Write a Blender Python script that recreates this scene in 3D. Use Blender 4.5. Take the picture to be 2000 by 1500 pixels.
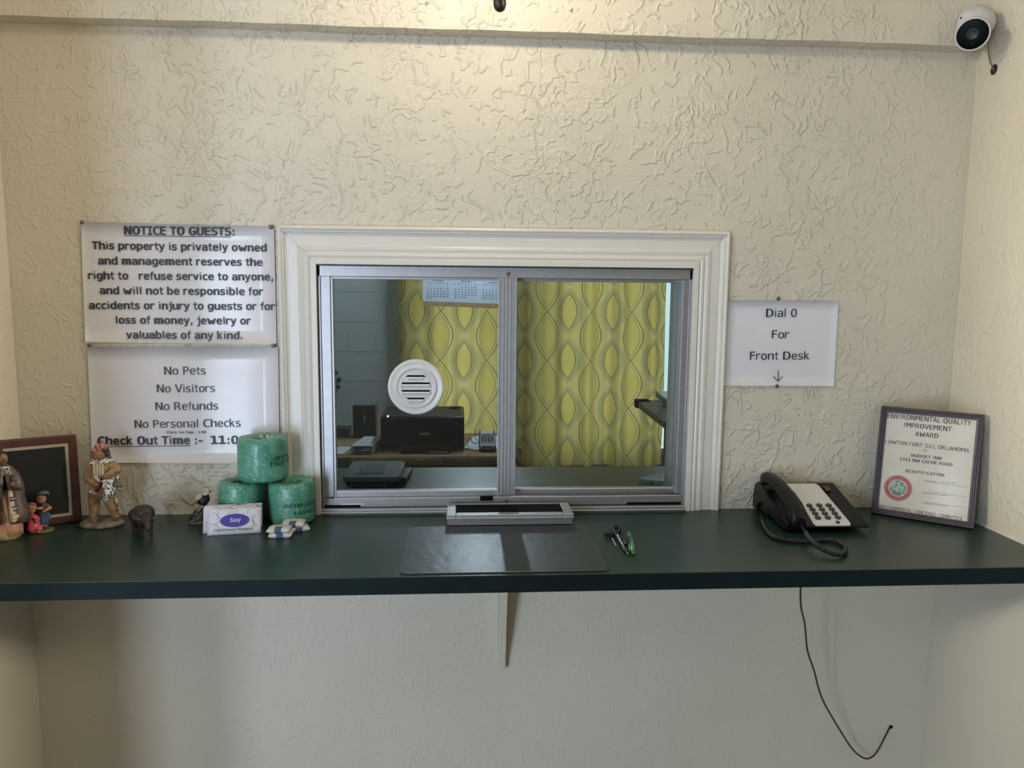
import bpy, math, random
import numpy as np
from mathutils import Vector, Matrix, noise
random.seed(7)
D_ = bpy.data
for o in list(D_.objects): D_.objects.remove(o)
scn = bpy.context.scene
col = scn.collection
PI = math.pi

# ------------------------------------------------------------------ camera (solved from the room's own straight lines)
CAMD, CAMH, FPX = 1.8769, 1.6022, 1500.0
pt, yw, rl = 0.1220, 0.0680, -0.00915
cy_, sy_, cp_, sp_, cr_, sr_ = math.cos(yw), math.sin(yw), math.cos(pt), math.sin(pt), math.cos(rl), math.sin(rl)
FW = Vector((sy_*cp_, cy_*cp_, -sp_)); R0 = Vector((cy_, -sy_, 0)); D0 = FW.cross(R0)
RT = R0*cr_ + D0*sr_; DN = D0*cr_ - R0*sr_
CAM = Vector((0, -CAMD, CAMH))
cd = D_.cameras.new('camera'); cam = D_.objects.new('camera', cd); col.objects.link(cam)
cd.sensor_width = 36; cd.lens = 36*FPX/2000; cd.clip_start = .02
M3 = Matrix((RT, -DN, -FW)).transposed()
cam.matrix_world = Matrix.Translation(CAM) @ M3.to_4x4()
scn.camera = cam

# ------------------------------------------------------------------ world, exposure
w = D_.worlds.new('world'); scn.world = w; w.use_nodes = True
w.node_tree.nodes['Background'].inputs[0].default_value = (.70, .93, 1, 1)
w.node_tree.nodes['Background'].inputs[1].default_value = 1.2
scn.view_settings.view_transform = 'Standard'; scn.view_settings.look = 'None'
scn.view_settings.gamma = 1; scn.view_settings.use_curve_mapping = False
scn.view_settings.exposure = 0.05

# ------------------------------------------------------------------ daylight through the windows and door, added side wall fill
def area(name, loc, rot, sx, sy, power, colr, spread=PI):
    l = D_.lights.new(name, 'AREA'); l.shape = 'RECTANGLE'; l.size = sx; l.size_y = sy; l.energy = power; l.color = colr; l.spread = spread
    o = D_.objects.new(name, l); col.objects.link(o); o.location = loc; o.rotation_euler = rot
    return o
DAY = (.70, .85, 1.10)
area('daylight_door_glass', (-1.62, -3.72, 1.02), (PI/2, 0, 0), .34, 1.75, 47, DAY)
area('daylight_side_glass', (-2.15, -3.72, 1.02), (PI/2, 0, 0), .30, 1.75, 44, DAY)
def aimed(name, loc, tgt, sx, sy, power, colr, spread):
    o = area(name, loc, (0, 0, 0), sx, sy, power, colr, spread)
    o.rotation_euler = (Vector(tgt)-Vector(loc)).to_track_quat('-Z', 'Y').to_euler(); return o
aimed('side_wall_fill', (-3.1, -2.05, 2.25), (1.257, -.45, 1.55), .3, .4, 5.0, (1.0, .95, .84), .75)  # added fill beam that brightens the right wall, not a known lamp
aimed('side_wall_fill', (3.1, -2.05, 2.25), (-1.045, -.45, 1.55), .3, .4, 5.6, (1.0, .90, .72), .75)  # added warm fill beam for the left wall, likewise no known lamp
area('daylight_office_window', (.02, 3.62, 1.35), (-PI/2, 0, 0), .80, 1.7, 14, (.94, .98, .92))
area('daylight_office_window', (1.04, 3.62, 1.35), (-PI/2, 0, 0), 1.30, 1.7, 20, (.94, .98, .92))
LAMP_WARM = (1.0, .84, .62)
TUBE_COL = (.75, .88, 1.0)

# ------------------------------------------------------------------ picture ray helpers: a point of the photo on a real plane
def ray(px, py): return RT*((px-1000)/FPX) + DN*((py-750)/FPX) + FW
def wp(px, py, Y=0.0):
    d = ray(px, py); return CAM + d*((Y+CAMD)/d.y)
def zp(px, py, Z=1.05):
    d = ray(px, py); return CAM + d*((Z-CAMH)/d.z)
def xp(px, py, X):
    d = ray(px, py); return CAM + d*(X/d.x)
def pp(px, py, P, n):
    d = ray(px, py); return CAM + d*((P-CAM).dot(n)/d.dot(n))

# ------------------------------------------------------------------ materials
def new_mat(name):
    m = D_.materials.new(name); m.use_nodes = True
    nt = m.node_tree; b = nt.nodes['Principled BSDF']
    return m, nt, b
def N(nt, t, **kw):
    n = nt.nodes.new(t)
    for k, v in kw.items():
        if k == 'i':
            for a, c in v.items():
                if hasattr(c, 'is_output'): nt.links.new(c, n.inputs[a])
                else: n.inputs[a].default_value = c
        else: setattr(n, k, v)
    return n
def mth(nt, op, a, b=None, c=None, clamp=False):
    n = nt.nodes.new('ShaderNodeMath'); n.operation = op; n.use_clamp = clamp
    for i, v in enumerate((a, b, c)):
        if v is None: continue
        if hasattr(v, 'is_output'): nt.links.new(v, n.inputs[i])
        else: n.inputs[i].default_value = v
    return n.outputs[0]
def mat(name, c, rough=.5, metal=0, var=.06, nscale=30, bump=0, bscale=80, bdist=.001, spec=.5, coat=0, coatr=.1, trans=0, c2=None, thr=None, emis=0):
    """procedural: two tones of noise, optional bump"""
    m, nt, b = new_mat(name)
    tc = N(nt, 'ShaderNodeTexCoord')
    nz = N(nt, 'ShaderNodeTexNoise', i={'Scale': nscale, 'Detail': 4.0, 'Vector': tc.outputs['Object']})
    cr = N(nt, 'ShaderNodeValToRGB', i={0: nz.outputs[0]})
    a = [max(0, x*(1-var)) for x in c]; d = list(c2) if c2 else [min(1, x*(1+var)) for x in c]
    lo, hi = thr if thr else (.3, .7)
    cr.color_ramp.elements[0].position = lo; cr.color_ramp.elements[1].position = hi
    cr.color_ramp.elements[0].color = (*a, 1); cr.color_ramp.elements[1].color = (*d, 1)
    nt.links.new(cr.outputs[0], b.inputs['Base Color'])
    b.inputs['Roughness'].default_value = rough; b.inputs['Metallic'].default_value = metal
    b.inputs['Specular IOR Level'].default_value = spec
    b.inputs['Coat Weight'].default_value = coat; b.inputs['Coat Roughness'].default_value = coatr
    b.inputs['Transmission Weight'].default_value = trans
    if emis:
        b.inputs['Emission Color'].default_value = (*c, 1); b.inputs['Emission Strength'].default_value = emis
    if bump:
        n2 = N(nt, 'ShaderNodeTexNoise', i={'Scale': bscale, 'Detail': 5.0, 'Vector': tc.outputs['Object']})
        bp = N(nt, 'ShaderNodeBump', i={'Strength': bump, 'Distance': bdist, 'Height': n2.outputs[0]})
        nt.links.new(bp.outputs[0], b.inputs['Normal'])
    return m

def plaster(name, c, strength=.8):
    """skip-trowel textured painted plaster: thin curved ridges in patches, combed patches, fine grain"""
    m, nt, b = new_mat(name)
    tc = N(nt, 'ShaderNodeTexCoord'); P = tc.outputs['Object']
    warp = N(nt, 'ShaderNodeTexNoise', i={'Scale': 9.0, 'Detail': 2.0, 'Vector': P})
    wv = N(nt, 'ShaderNodeVectorMath', operation='SCALE', i={0: warp.outputs['Color'], 'Scale': .10})
    PW = N(nt, 'ShaderNodeVectorMath', operation='ADD', i={0: P, 1: wv.outputs[0]}).outputs[0]
    def ridge(scale, width, vec, det=1.0):
        n = N(nt, 'ShaderNodeTexNoise', i={'Scale': scale, 'Detail': det, 'Roughness': .45, 'Vector': vec})
        d = mth(nt, 'ABSOLUTE', mth(nt, 'SUBTRACT', n.outputs[0], .5))
        return mth(nt, 'MINIMUM', mth(nt, 'MULTIPLY', mth(nt, 'SUBTRACT', 1.0, mth(nt, 'DIVIDE', d, width), clamp=True), 1.5), 1.0)
    def mask(scale, lo, hi, off):
        v = N(nt, 'ShaderNodeVectorMath', operation='ADD', i={0: P, 1: (off, off*.7, off*1.3)})
        n = N(nt, 'ShaderNodeTexNoise', i={'Scale': scale, 'Detail': 3.0, 'Vector': v.outputs[0]})
        r = N(nt, 'ShaderNodeMapRange', i={0: n.outputs[0], 1: lo, 2: hi}); return r.outputs[0]
    st = N(nt, 'ShaderNodeMapping', i={'Vector': PW, 'Rotation': (0, .9, 0), 'Scale': (1, 1, .55)})
    r1 = mth(nt, 'MULTIPLY', ridge(19, .045, PW), mask(24, .51, .55, 3.1))
    r2 = mth(nt, 'MULTIPLY', ridge(28, .058, st.outputs[0]), mask(20, .51, .55, 9.7))
    r3 = mth(nt, 'MULTIPLY', ridge(44, .105, PW, 2.0), mask(8, .50, .56, 5.5))
    r5 = mth(nt, 'MULTIPLY', ridge(75, .14, PW, 2.0), mask(11, .53, .58, 14.5))
    wvx = N(nt, 'ShaderNodeTexWave', wave_type='BANDS', bands_direction='Z', i={'Scale': 30.0, 'Distortion': 3.5, 'Detail': 2.0, 'Detail Scale': 4.0, 'Vector': P})
    wvy = N(nt, 'ShaderNodeTexWave', wave_type='BANDS', bands_direction='X', i={'Scale': 30.0, 'Distortion': 3.5, 'Detail': 2.0, 'Detail Scale': 4.0, 'Vector': P})
    cell = N(nt, 'ShaderNodeTexVoronoi', i={'Scale': 8.0, 'Vector': PW})
    cc = N(nt, 'ShaderNodeSeparateColor', i={0: cell.outputs['Color']})
    sel = mth(nt, 'MULTIPLY', mth(nt, 'GREATER_THAN', cc.outputs[0], .72), mask(14, .48, .58, 21.0))
    sel2 = mth(nt, 'MULTIPLY', mth(nt, 'LESS_THAN', cc.outputs[0], .12), mask(14, .48, .58, 27.0))
    r4 = mth(nt, 'MULTIPLY', mth(nt, 'ADD', mth(nt, 'MULTIPLY', wvx.outputs[0], sel), mth(nt, 'MULTIPLY', wvy.outputs[0], sel2)), .22)
    fine = N(nt, 'ShaderNodeTexNoise', i={'Scale': 150.0, 'Detail': 4.0, 'Vector': P})
    soft = N(nt, 'ShaderNodeTexNoise', i={'Scale': 12.0, 'Detail': 2.0, 'Vector': P})
    h = mth(nt, 'ADD', mth(nt, 'MAXIMUM', r1, r2), mth(nt, 'MULTIPLY', mth(nt, 'MAXIMUM', r3, mth(nt, 'MULTIPLY', r5, .6)), .65))
    h = mth(nt, 'ADD', h, r4)
    h = mth(nt, 'ADD', h, mth(nt, 'MULTIPLY', fine.outputs[0], .16))
    h = mth(nt, 'ADD', h, mth(nt, 'MULTIPLY', soft.outputs[0], .8))
    # relief weakened below the counter to mimic flat daylight, smoother towards the corners
    zz = N(nt, 'ShaderNodeSeparateXYZ', i={0: P})
    low = N(nt, 'ShaderNodeMapRange', i={0: zz.outputs[2], 1: .95, 2: 1.1, 3: .28, 4: 1.0}).outputs[0]
    sd = mth(nt, 'ABSOLUTE', mth(nt, 'SUBTRACT', zz.outputs[0], .1))
    side = N(nt, 'ShaderNodeMapRange', i={0: sd, 1: .75, 2: 1.10, 3: 1.0, 4: .42}).outputs[0]
    bp = N(nt, 'ShaderNodeBump', i={'Strength': strength, 'Distance': .0018, 'Height': mth(nt, 'MULTIPLY', mth(nt, 'MULTIPLY', h, low), side)})
    nt.links.new(bp.outputs[0], b.inputs['Normal'])
    tn = N(nt, 'ShaderNodeTexNoise', i={'Scale': 2.2, 'Detail': 3.0, 'Vector': P})
    cr = N(nt, 'ShaderNodeValToRGB', i={0: tn.outputs[0]})
    cr.color_ramp.elements[0].position = .35; cr.color_ramp.elements[1].position = .65
    cr.color_ramp.elements[0].color = (*[x*.96 for x in c], 1); cr.color_ramp.elements[1].color = (*[x*1.03 for x in c], 1)
    nt.links.new(cr.outputs[0], b.inputs['Base Color'])
    b.inputs['Roughness'].default_value = .46; b.inputs['Specular IOR Level'].default_value = .38
    return m

def glass_mat(name, tint=(.90, .93, .92), rough=.0):
    m = D_.materials.new(name); m.use_nodes = True; nt = m.node_tree; nt.nodes.clear()
    out = N(nt, 'ShaderNodeOutputMaterial')
    tr = N(nt, 'ShaderNodeBsdfTransparent', i={0: (*tint, 1)}); gl = N(nt, 'ShaderNodeBsdfGlossy', i={'Roughness': rough})
    fr = N(nt, 'ShaderNodeFresnel', i={0: 1.45})
    mx = N(nt, 'ShaderNodeMixShader', i={0: fr.outputs[0], 1: tr.outputs[0], 2: gl.outputs[0]})
    nt.links.new(mx.outputs[0], out.inputs[0]); return m

def curtain_mat():
    m = D_.materials.new('ogee_curtain_fabric'); m.use_nodes = True; nt = m.node_tree; nt.nodes.clear()
    uv = N(nt, 'ShaderNodeUVMap'); s = N(nt, 'ShaderNodeSeparateXYZ', i={0: uv.outputs[0]})
    a = mth(nt, 'DIVIDE', s.outputs[0], .33); bb = mth(nt, 'DIVIDE', s.outputs[1], .325)
    def cen(v, off): return mth(nt, 'SUBTRACT', mth(nt, 'FRACT', mth(nt, 'ADD', v, off)), .5)
    xb, yb = cen(a, .5), cen(bb, .5); xa, ya = cen(a, 0.0), cen(bb, 0.0)
    fb = mth(nt, 'SUBTRACT', mth(nt, 'ABSOLUTE', xb), mth(nt, 'MULTIPLY', mth(nt, 'COSINE', mth(nt, 'MULTIPLY', yb, PI)), .25))
    q = mth(nt, 'DIVIDE', ya, .37)
    fa = mth(nt, 'SUBTRACT', mth(nt, 'ABSOLUTE', xa), mth(nt, 'MULTIPLY', mth(nt, 'SUBTRACT', 1.0, mth(nt, 'MULTIPLY', q, q)), .165))
    def line(f, at, wd): return mth(nt, 'SUBTRACT', 1.0, mth(nt, 'DIVIDE', mth(nt, 'ABSOLUTE', mth(nt, 'SUBTRACT', f, at)), wd), clamp=True)
    outb = mth(nt, 'GREATER_THAN', fb, .0)
    def msk(v): return mth(nt, 'MULTIPLY', v, outb)
    dark = mth(nt, 'MAXIMUM', line(fb, .0, .020), mth(nt, 'MULTIPLY', line(fb, -.065, .013), .75))
    dark = mth(nt, 'MAXIMUM', dark, msk(line(fa, 0.0, .019)))
    dark = mth(nt, 'MAXIMUM', dark, msk(mth(nt, 'MULTIPLY', line(fa, .05, .012), .6)))
    dark = mth(nt, 'MAXIMUM', dark, msk(mth(nt, 'MULTIPLY', line(fa, .11, .012), .35)))
    pale = mth(nt, 'MAXIMUM', line(fb, -.035, .02), mth(nt, 'MULTIPLY', msk(line(fa, .028, .016)), .8))
    pale = mth(nt, 'MAXIMUM', pale, mth(nt, 'MULTIPLY', msk(line(fa, .085, .014)), .6))
    inner = mth(nt, 'MAXIMUM', mth(nt, 'LESS_THAN', fa, 0.0), mth(nt, 'LESS_THAN', fb, -.065))
    band = mth(nt, 'MULTIPLY', mth(nt, 'GREATER_THAN', fa, .0), mth(nt, 'LESS_THAN', fa, .11))
    def mixc(f, c1, c2):
        n = N(nt, 'ShaderNodeMix', data_type='RGBA'); nt.links.new(f, n.inputs[0])
        for i, c in ((6, c1), (7, c2)):
            if hasattr(c, 'is_output'): nt.links.new(c, n.inputs[i])
            else: n.inputs[i].default_value = (*c, 1)
        return n.outputs[2]
    c = mixc(mth(nt, 'MULTIPLY', band, .8), (.40, .325, .125), (.28, .245, .13))
    c = mixc(inner, c, (.41, .32, .10))
    c = mixc(mth(nt, 'MULTIPLY', pale, .7), c, (.46, .39, .17))
    c = mixc(mth(nt, 'MULTIPLY', dark, .9), c, (.060, .045, .022))
    nz = N(nt, 'ShaderNodeTexNoise', i={'Scale': 5.0, 'Detail': 3.0, 'Vector': uv.outputs[0]})
    hs = N(nt, 'ShaderNodeHueSaturation', i={'Color': c, 'Value': mth(nt, 'ADD', .9, mth(nt, 'MULTIPLY', nz.outputs[0], .2))})
    df = N(nt, 'ShaderNodeBsdfPrincipled', i={'Base Color': hs.outputs[0], 'Roughness': .45, 'Sheen Weight': .2})
    tl = N(nt, 'ShaderNodeBsdfTranslucent', i={0: hs.outputs[0]})
    mx = N(nt, 'ShaderNodeMixShader', i={0: .72, 1: df.outputs[0], 2: tl.outputs[0]})
    out = N(nt, 'ShaderNodeOutputMaterial'); nt.links.new(mx.outputs[0], out.inputs[0])
    return m

MT = {}
WALLC = (.655, .592, .482)
MT['wall'] = plaster('beige_trowelled_plaster', WALLC, 1.0)
MT['office_wall'] = mat('grey_painted_block', (.42, .46, .46), .6, var=.03, bump=.25, bscale=90)
MT['ceil'] = mat('ceiling_paint', (.75, .72, .64), .8, bump=.4, bscale=120, bdist=.003)
MT['floor'] = mat('brown_floor_tile', (.22, .19, .16), .5, var=.15, nscale=6)
MT['casing'] = mat('white_casing_paint', (.72, .68, .62), .35, var=.015, bump=.05, bscale=40)
MT['alu'] = mat('brushed_aluminium', (.44, .43, .44), .42, metal=.8, var=.05, nscale=60, bump=.05, bscale=200)
MT['alu_highlight'] = mat('aluminium_highlight_edge', (.80, .77, .72), .3, metal=.25, var=.03)  # highlight put into the colour: pale, barely metallic copy of the aluminium
MT['black'] = mat('black_plastic', (.008, .008, .010), .36, var=.2, spec=.28)
MT['matte_black'] = mat('matte_black', (.005, .005, .006), .8, var=.2, spec=.08)
MT['gap_black'] = mat('black_gap_shade', (.01, .01, .01), .6)
MT['glass'] = glass_mat('window_glass')
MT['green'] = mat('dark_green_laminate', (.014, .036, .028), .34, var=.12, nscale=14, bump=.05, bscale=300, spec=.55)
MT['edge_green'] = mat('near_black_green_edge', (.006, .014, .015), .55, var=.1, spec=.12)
MT['leather'] = mat('black_leather_pad', (.022, .022, .026), .34, var=.2, nscale=25, bump=.55, bscale=38, bdist=.0018, spec=.9)
MT['white_plastic'] = mat('white_plastic', (.72, .70, .69), .35, var=.02)
MT['lamin'] = mat('laminated_paper', (.70, .665, .68), .5, var=.02, bump=.10, bscale=9, bdist=.006, coat=.30, coatr=.10)
MT['paper'] = mat('matt_paper', (.73, .715, .745), .75, var=.015, bump=.15, bscale=14, bdist=.004)
MT['ink'] = mat('black_ink', (.008, .008, .010), .45)
MT['ink_grey'] = mat('grey_ink', (.10, .10, .10), .5)
MT['pin'] = mat('dull_steel_pin', (.16, .15, .13), .35, metal=.8)

# ------------------------------------------------------------------ mesh builder
class MB:
    def __init__(s): s.v = []; s.f = []; s.sm = []; s.uv = None
    def add(s, vs, fs, smooth=False):
        b = len(s.v); s.v += [Vector(v) for v in vs]; s.f += [[i+b for i in f] for f in fs]; s.sm += [smooth]*len(fs); return s
    def box(s, x0, x1, y0, y1, z0, z1, M=None):
        vs = [Vector((x, y, z)) for z in (z0, z1) for y in (y0, y1) for x in (x0, x1)]
        if M: vs = [M @ v for v in vs]
        return s.add(vs, [[0, 2, 3, 1], [4, 5, 7, 6], [0, 1, 5, 4], [2, 6, 7, 3], [0, 4, 6, 2], [1, 3, 7, 5]])
    def rbox(s, x0, x1, y0, y1, z0, z1, r, M=None, seg=3, axis='z'):
        """box with the four edges parallel to the axis rounded, and small chamfers"""
        a = {'z': (x0, x1, y0, y1, z0, z1), 'y': (x0, x1, z0, z1, y0, y1), 'x': (y0, y1, z0, z1, x0, x1)}[axis]
        pts = rrect(a[0], a[1], a[2], a[3], r, seg)
        def mp(p, h):
            return {'z': (p[0], p[1], h), 'y': (p[0], h, p[1]), 'x': (h, p[0], p[1])}[axis]
        c = min(r*.35, (a[5]-a[4])*.2); mx = (a[0]+a[1])/2; my = (a[2]+a[3])/2
        def ins(p, k):
            return (p[0]-math.copysign(min(k, abs(p[0]-mx)), p[0]-mx), p[1]-math.copysign(min(k, abs(p[1]-my)), p[1]-my))
        rings = [[mp(ins(p, c), a[4]) for p in pts], [mp(p, a[4]+c) for p in pts], [mp(p, a[5]-c) for p in pts], [mp(ins(p, c), a[5]) for p in pts]]
        return s.loft(rings, M=M)
    def loft(s, rings, cap=True, smooth=False, M=None, closed=True):
        n = len(rings[0]); vs = [Vector(p) for r in rings for p in r]
        if M: vs = [M @ v for v in vs]
        fs = []
        for k in range(len(rings)-1):
            for i in range(n if closed else n-1):
                j = (i+1) % n; fs.append([k*n+i, k*n+j, (k+1)*n+j, (k+1)*n+i])
        b = len(s.v); s.add(vs, fs, smooth)
        if cap:
            s.f += [[b+i for i in range(n)][::-1], [b+(len(rings)-1)*n+i for i in range(n)]]; s.sm += [False, False]
        return s
    def prism(s, pts, h0, h1, fn, smooth=False):
        return s.loft([[fn(p, h0) for p in pts], [fn(p, h1) for p in pts]], smooth=smooth)
    def tube(s, path, r, n=8, cap=True, M=None, smooth=True):
        P = [Vector(p) for p in path]; rings = []
        up = None
        for i, p in enumerate(P):
            t = (P[min(i+1, len(P)-1)]-P[max(i-1, 0)]).normalized()
            if up is None:
                up = Vector((0, 0, 1)) if abs(t.z) < .9 else Vector((1, 0, 0))
            a = t.cross(up).normalized(); b = a.cross(t).normalized(); up = b
            rr = r[i] if isinstance(r, (list, tuple)) else r
            rings.append([p+(a*math.cos(2*PI*k/n)+b*math.sin(2*PI*k/n))*rr for k in range(n)])
        return s.loft(rings, cap, smooth, M)
    def lathe(s, prof, c=(0, 0, 0), n=32, axis='z', M=None, smooth=True, cap=True, arc=None):
        rings = []
        for r, h in prof:
            ring = []
            for k in range(n):
                t = 2*PI*k/n; x, y = r*math.cos(t), r*math.sin(t)
                p = {'z': (x, y, h), 'y': (x, h, y), 'x': (h, x, y)}[axis]
                ring.append((p[0]+c[0], p[1]+c[1], p[2]+c[2]))
            rings.append(ring)
        return s.loft(rings, cap, smooth, M)
    def ell(s, c, r, M=None, nu=20, nv=12, rot=None):
        c = Vector(c); r = r if isinstance(r, (tuple, list)) else (r, r, r); vs = []; rings = []
        Rm = rot if rot else Matrix.Identity(3)
        for j in range(1, nv):
            ph = PI*j/nv
            rings.append([c+Rm @ Vector((r[0]*math.sin(ph)*math.cos(2*PI*i/nu), r[1]*math.sin(ph)*math.sin(2*PI*i/nu), -r[2]*math.cos(ph))) for i in range(nu)])
        b = len(s.v); s.loft(rings, False, True, M)
        bot = c-Rm @ Vector((0, 0, r[2])); top = c+Rm @ Vector((0, 0, r[2]))
        if M: bot, top = M @ bot, M @ top
        k = len(s.v); s.v += [bot, top]; last = b+(nv-2)*nu
        for i in range(nu):
            j = (i+1) % nu; s.f.append([k, b+j, b+i]); s.f.append([k+1, last+i, last+j]); s.sm += [True, True]
        return s
    def cap(s, p0, p1, r0, r1, M=None):
        """tapered capsule"""
        p0, p1 = Vector(p0), Vector(p1)
        path = [p0.lerp(p1, t) for t in (0, .25, .5, .75, 1)]; rr = [r0+(r1-r0)*t for t in (0, .25, .5, .75, 1)]
        s.tube(path, rr, 14, True, M); s.ell(p0, r0, M, 14, 8); s.ell(p1, r1, M, 14, 8); return s
    def build(s, name, m, parent=None, bevel=0, world=True, smooth_all=False, remesh=0, subsurf=0, origin=None, disp=None):
        off = Vector((0, 0, 0))
        vs = s.v
        if parent is not None and world:
            mi = wmat(parent).inverted(); vs = [mi @ v for v in vs]
        if origin is not None: off = Vector(origin); vs = [v-off for v in vs]
        me = D_.meshes.new(name); me.from_pydata(vs, [], s.f)
        me.polygons.foreach_set('use_smooth', [True]*len(s.f) if smooth_all else s.sm)
        if s.uv:
            ul = me.uv_layers.new(name='UVMap')
            for lp in me.loops: ul.data[lp.index].uv = s.uv[lp.vertex_index]
        me.update(); me.validate()
        o = D_.objects.new(name, me); col.objects.link(o); me.materials.append(MT[m] if isinstance(m, str) else m)
        if origin is not None: o.location = off
        if parent is not None: o.parent = parent
        if remesh:
            r = o.modifiers.new('remesh', 'REMESH'); r.mode = 'VOXEL'; r.voxel_size = remesh; r.use_smooth_shade = True
            sm = o.modifiers.new('smooth', 'SMOOTH'); sm.iterations = 3; sm.factor = .5
        if bevel:
            b = o.modifiers.new('bevel', 'BEVEL'); b.width = bevel; b.segments = 2; b.limit_method = 'ANGLE'; b.angle_limit = .7
        if subsurf:
            b = o.modifiers.new('sub', 'SUBSURF'); b.levels = subsurf; b.render_levels = subsurf
        return o
def wmat(o):
    m = o.matrix_basis.copy()
    while o.parent is not None: o = o.parent; m = o.matrix_basis @ m
    return m
def rrect(x0, x1, y0, y1, r, seg=4):
    pts = []
    for cx, cy, a0 in ((x1-r, y1-r, 0), (x0+r, y1-r, PI/2), (x0+r, y0+r, PI), (x1-r, y0+r, 1.5*PI)):
        for k in range(seg+1):
            a = a0+PI/2*k/seg; pts.append((cx+r*math.cos(a), cy+r*math.sin(a)))
    return pts
def tag(o, label=None, cat=None, group=None, kind=None):
    if label: o['label'] = label
    if cat: o['category'] = cat
    if group: o['group'] = group
    if kind: o['kind'] = kind
    return o
def thing(name, label, cat, loc=(0, 0, 0), rz=0, group=None):
    o = D_.objects.new(name, None); col.objects.link(o); o.location = loc; o.rotation_euler = (0, 0, rz)
    o.empty_display_size = .05
    return tag(o, label, cat, group)
def frame_thing(name, label, cat, O, ux, uy, uz, group=None):
    """an Empty whose axes are ux, uy, uz at O"""
    o = D_.objects.new(name, None); col.objects.link(o)
    M = Matrix((ux, uy, uz)).transposed().to_4x4(); M.translation = O; o.matrix_basis = M
    return tag(o, label, cat, group)
def struct(mb, name, m, label=None, **k):
    o = mb.build(name, m, **k); tag(o, label, None, None, 'structure'); return o

# ------------------------------------------------------------------ lettering
_tc = {}
try:
    FONT = D_.fonts.load(bpy.utils.resource_path('LOCAL')+'/datafiles/fonts/DejaVuSansMono.woff2')   # one of Blender's own typefaces
except Exception:
    FONT = None
# proportional widths for a broad humanist sans (per mille of the type size): bold, regular
WID = dict(zip('abcdefghijklmnopqrstuvwxyz', [(668,601),(699,623),(588,521),(699,623),(664,596),(422,352),(699,623),(712,633),(342,274),(403,344),(671,592),(342,274),(1058,973),(712,633),(687,607),(699,623),(699,623),(497,427),(593,521),(456,394),(712,633),(650,592),(979,818),(669,592),(651,592),(597,525)]))
WID.update(dict(zip('ABCDEFGHIJKLMNOPQRSTUVWXYZ', [(776,684),(762,686),(724,698),(830,770),(683,632),(650,575),(811,775),(837,751),(546,421),(555,455),(771,693),(637,557),(948,843),(847,748),(850,787),(733,603),(850,787),(782,695),(710,684),(682,616),(812,732),(764,684),(1128,989),(764,685),(737,615),(692,685)])))
for c_ in '0123456789': WID[c_] = (711, 636)
WID.update({' ': (342, 352), '.': (361, 364), ',': (361, 364), ':': (402, 454), '-': (480, 454), '#': (867, 818), '*': (711, 636)})
_gc = {}
def _hh():
    c = D_.curves.new('t', 'FONT'); c.body = 'H'; c.size = 1
    if FONT: c.font = FONT
    o = D_.objects.new('t', c); h = max(v.co.y for v in o.to_mesh().vertices); o.to_mesh_clear(); D_.objects.remove(o); D_.curves.remove(c); return h
HK = _hh()/.729
def glyph1(ch, bold):
    key = (ch, bold)
    if key in _gc: return _gc[key]
    st = .088+bold*2.2
    if FONT and ch in 'ilI' and not (ch == 'I' and bold >= .015):
        bx = lambda x0, x1, y0, y1: [Vector((x0, y0, 0)), Vector((x1, y0, 0)), Vector((x1, y1, 0)), Vector((x0, y1, 0))]
        if ch == 'i': vs = bx(0, st, 0, .545*HK)+bx(0, st, .655*HK, .76*HK); fs = [[0, 1, 2, 3], [4, 5, 6, 7]]
        else: vs = bx(0, st, 0, HK*(.76 if ch == 'l' else .729)); fs = [[0, 1, 2, 3]]
        _gc[key] = (vs, fs); return _gc[key]
    src = {'0': 'O'}.get(ch, ch) if FONT else ch
    c = D_.curves.new('t', 'FONT'); c.body = src; c.size = 1; c.offset = bold*.9; c.resolution_u = 4
    if FONT: c.font = FONT
    o = D_.objects.new('t', c); me = o.to_mesh()
    vs = [Vector(v.co) for v in me.vertices]; fs = [list(p.vertices) for p in me.polygons]
    o.to_mesh_clear(); D_.objects.remove(o); D_.curves.remove(c)
    x0 = min(v.x for v in vs); vs = [Vector((v.x-x0, v.y, 0)) for v in vs]
    _gc[key] = (vs, fs); return _gc[key]
def glyphs(s, bold=0, shear=0):
    key = (s, bold, shear)
    if key in _tc: return _tc[key]
    x = 0; V = []; Fc = []
    for ch in s:
        wd = WID.get(ch, (700, 620))[0 if bold >= .015 else 1]/1000
        if ch != ' ':
            vs, fs = glyph1(ch, bold); ink = max(v.x for v in vs)
            sb = .045 if bold >= .015 else .055
            if ch in 'AVWTYvwy': sb = .012
            if ch in 'ftr': sb = .03
            tw = wd-2*sb
            if FONT and ch in 'ilI' and ink < .3: sx = 1; ox = (wd-ink)/2
            elif ch in '.,:': sx = 1; ox = (wd-ink)/2
            else: sx = tw/ink; ox = sb
            b_ = len(V)
            for v in vs: V.append(Vector((x+ox+v.x*sx+shear*v.y, v.y, 0)))
            Fc += [[i+b_ for i in f] for f in fs]
        x += wd
    _tc[key] = (V, Fc); return V, Fc
CAPH = max(v.y for v in glyphs('H')[0])
def text(mb, s, P0, P1, cap, n, bold=0, shear=0, up=None, cyl=None):
    """letters filling P0->P1 along the baseline, cap height cap (metres), on the plane with normal n (towards the reader)"""
    vs, fs = glyphs(s, bold, shear)
    x0 = min(v.x for v in vs); x1 = max(v.x for v in vs)
    P0, P1 = Vector(P0), Vector(P1); u = (P1-P0); L = u.length; u.normalize()
    up = up or n.cross(u).normalized()
    mb.add([P0+u*((v.x-x0)/(x1-x0)*L)+up*(v.y/CAPH*cap)+n*.0004 for v in vs], fs); return mb
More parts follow.
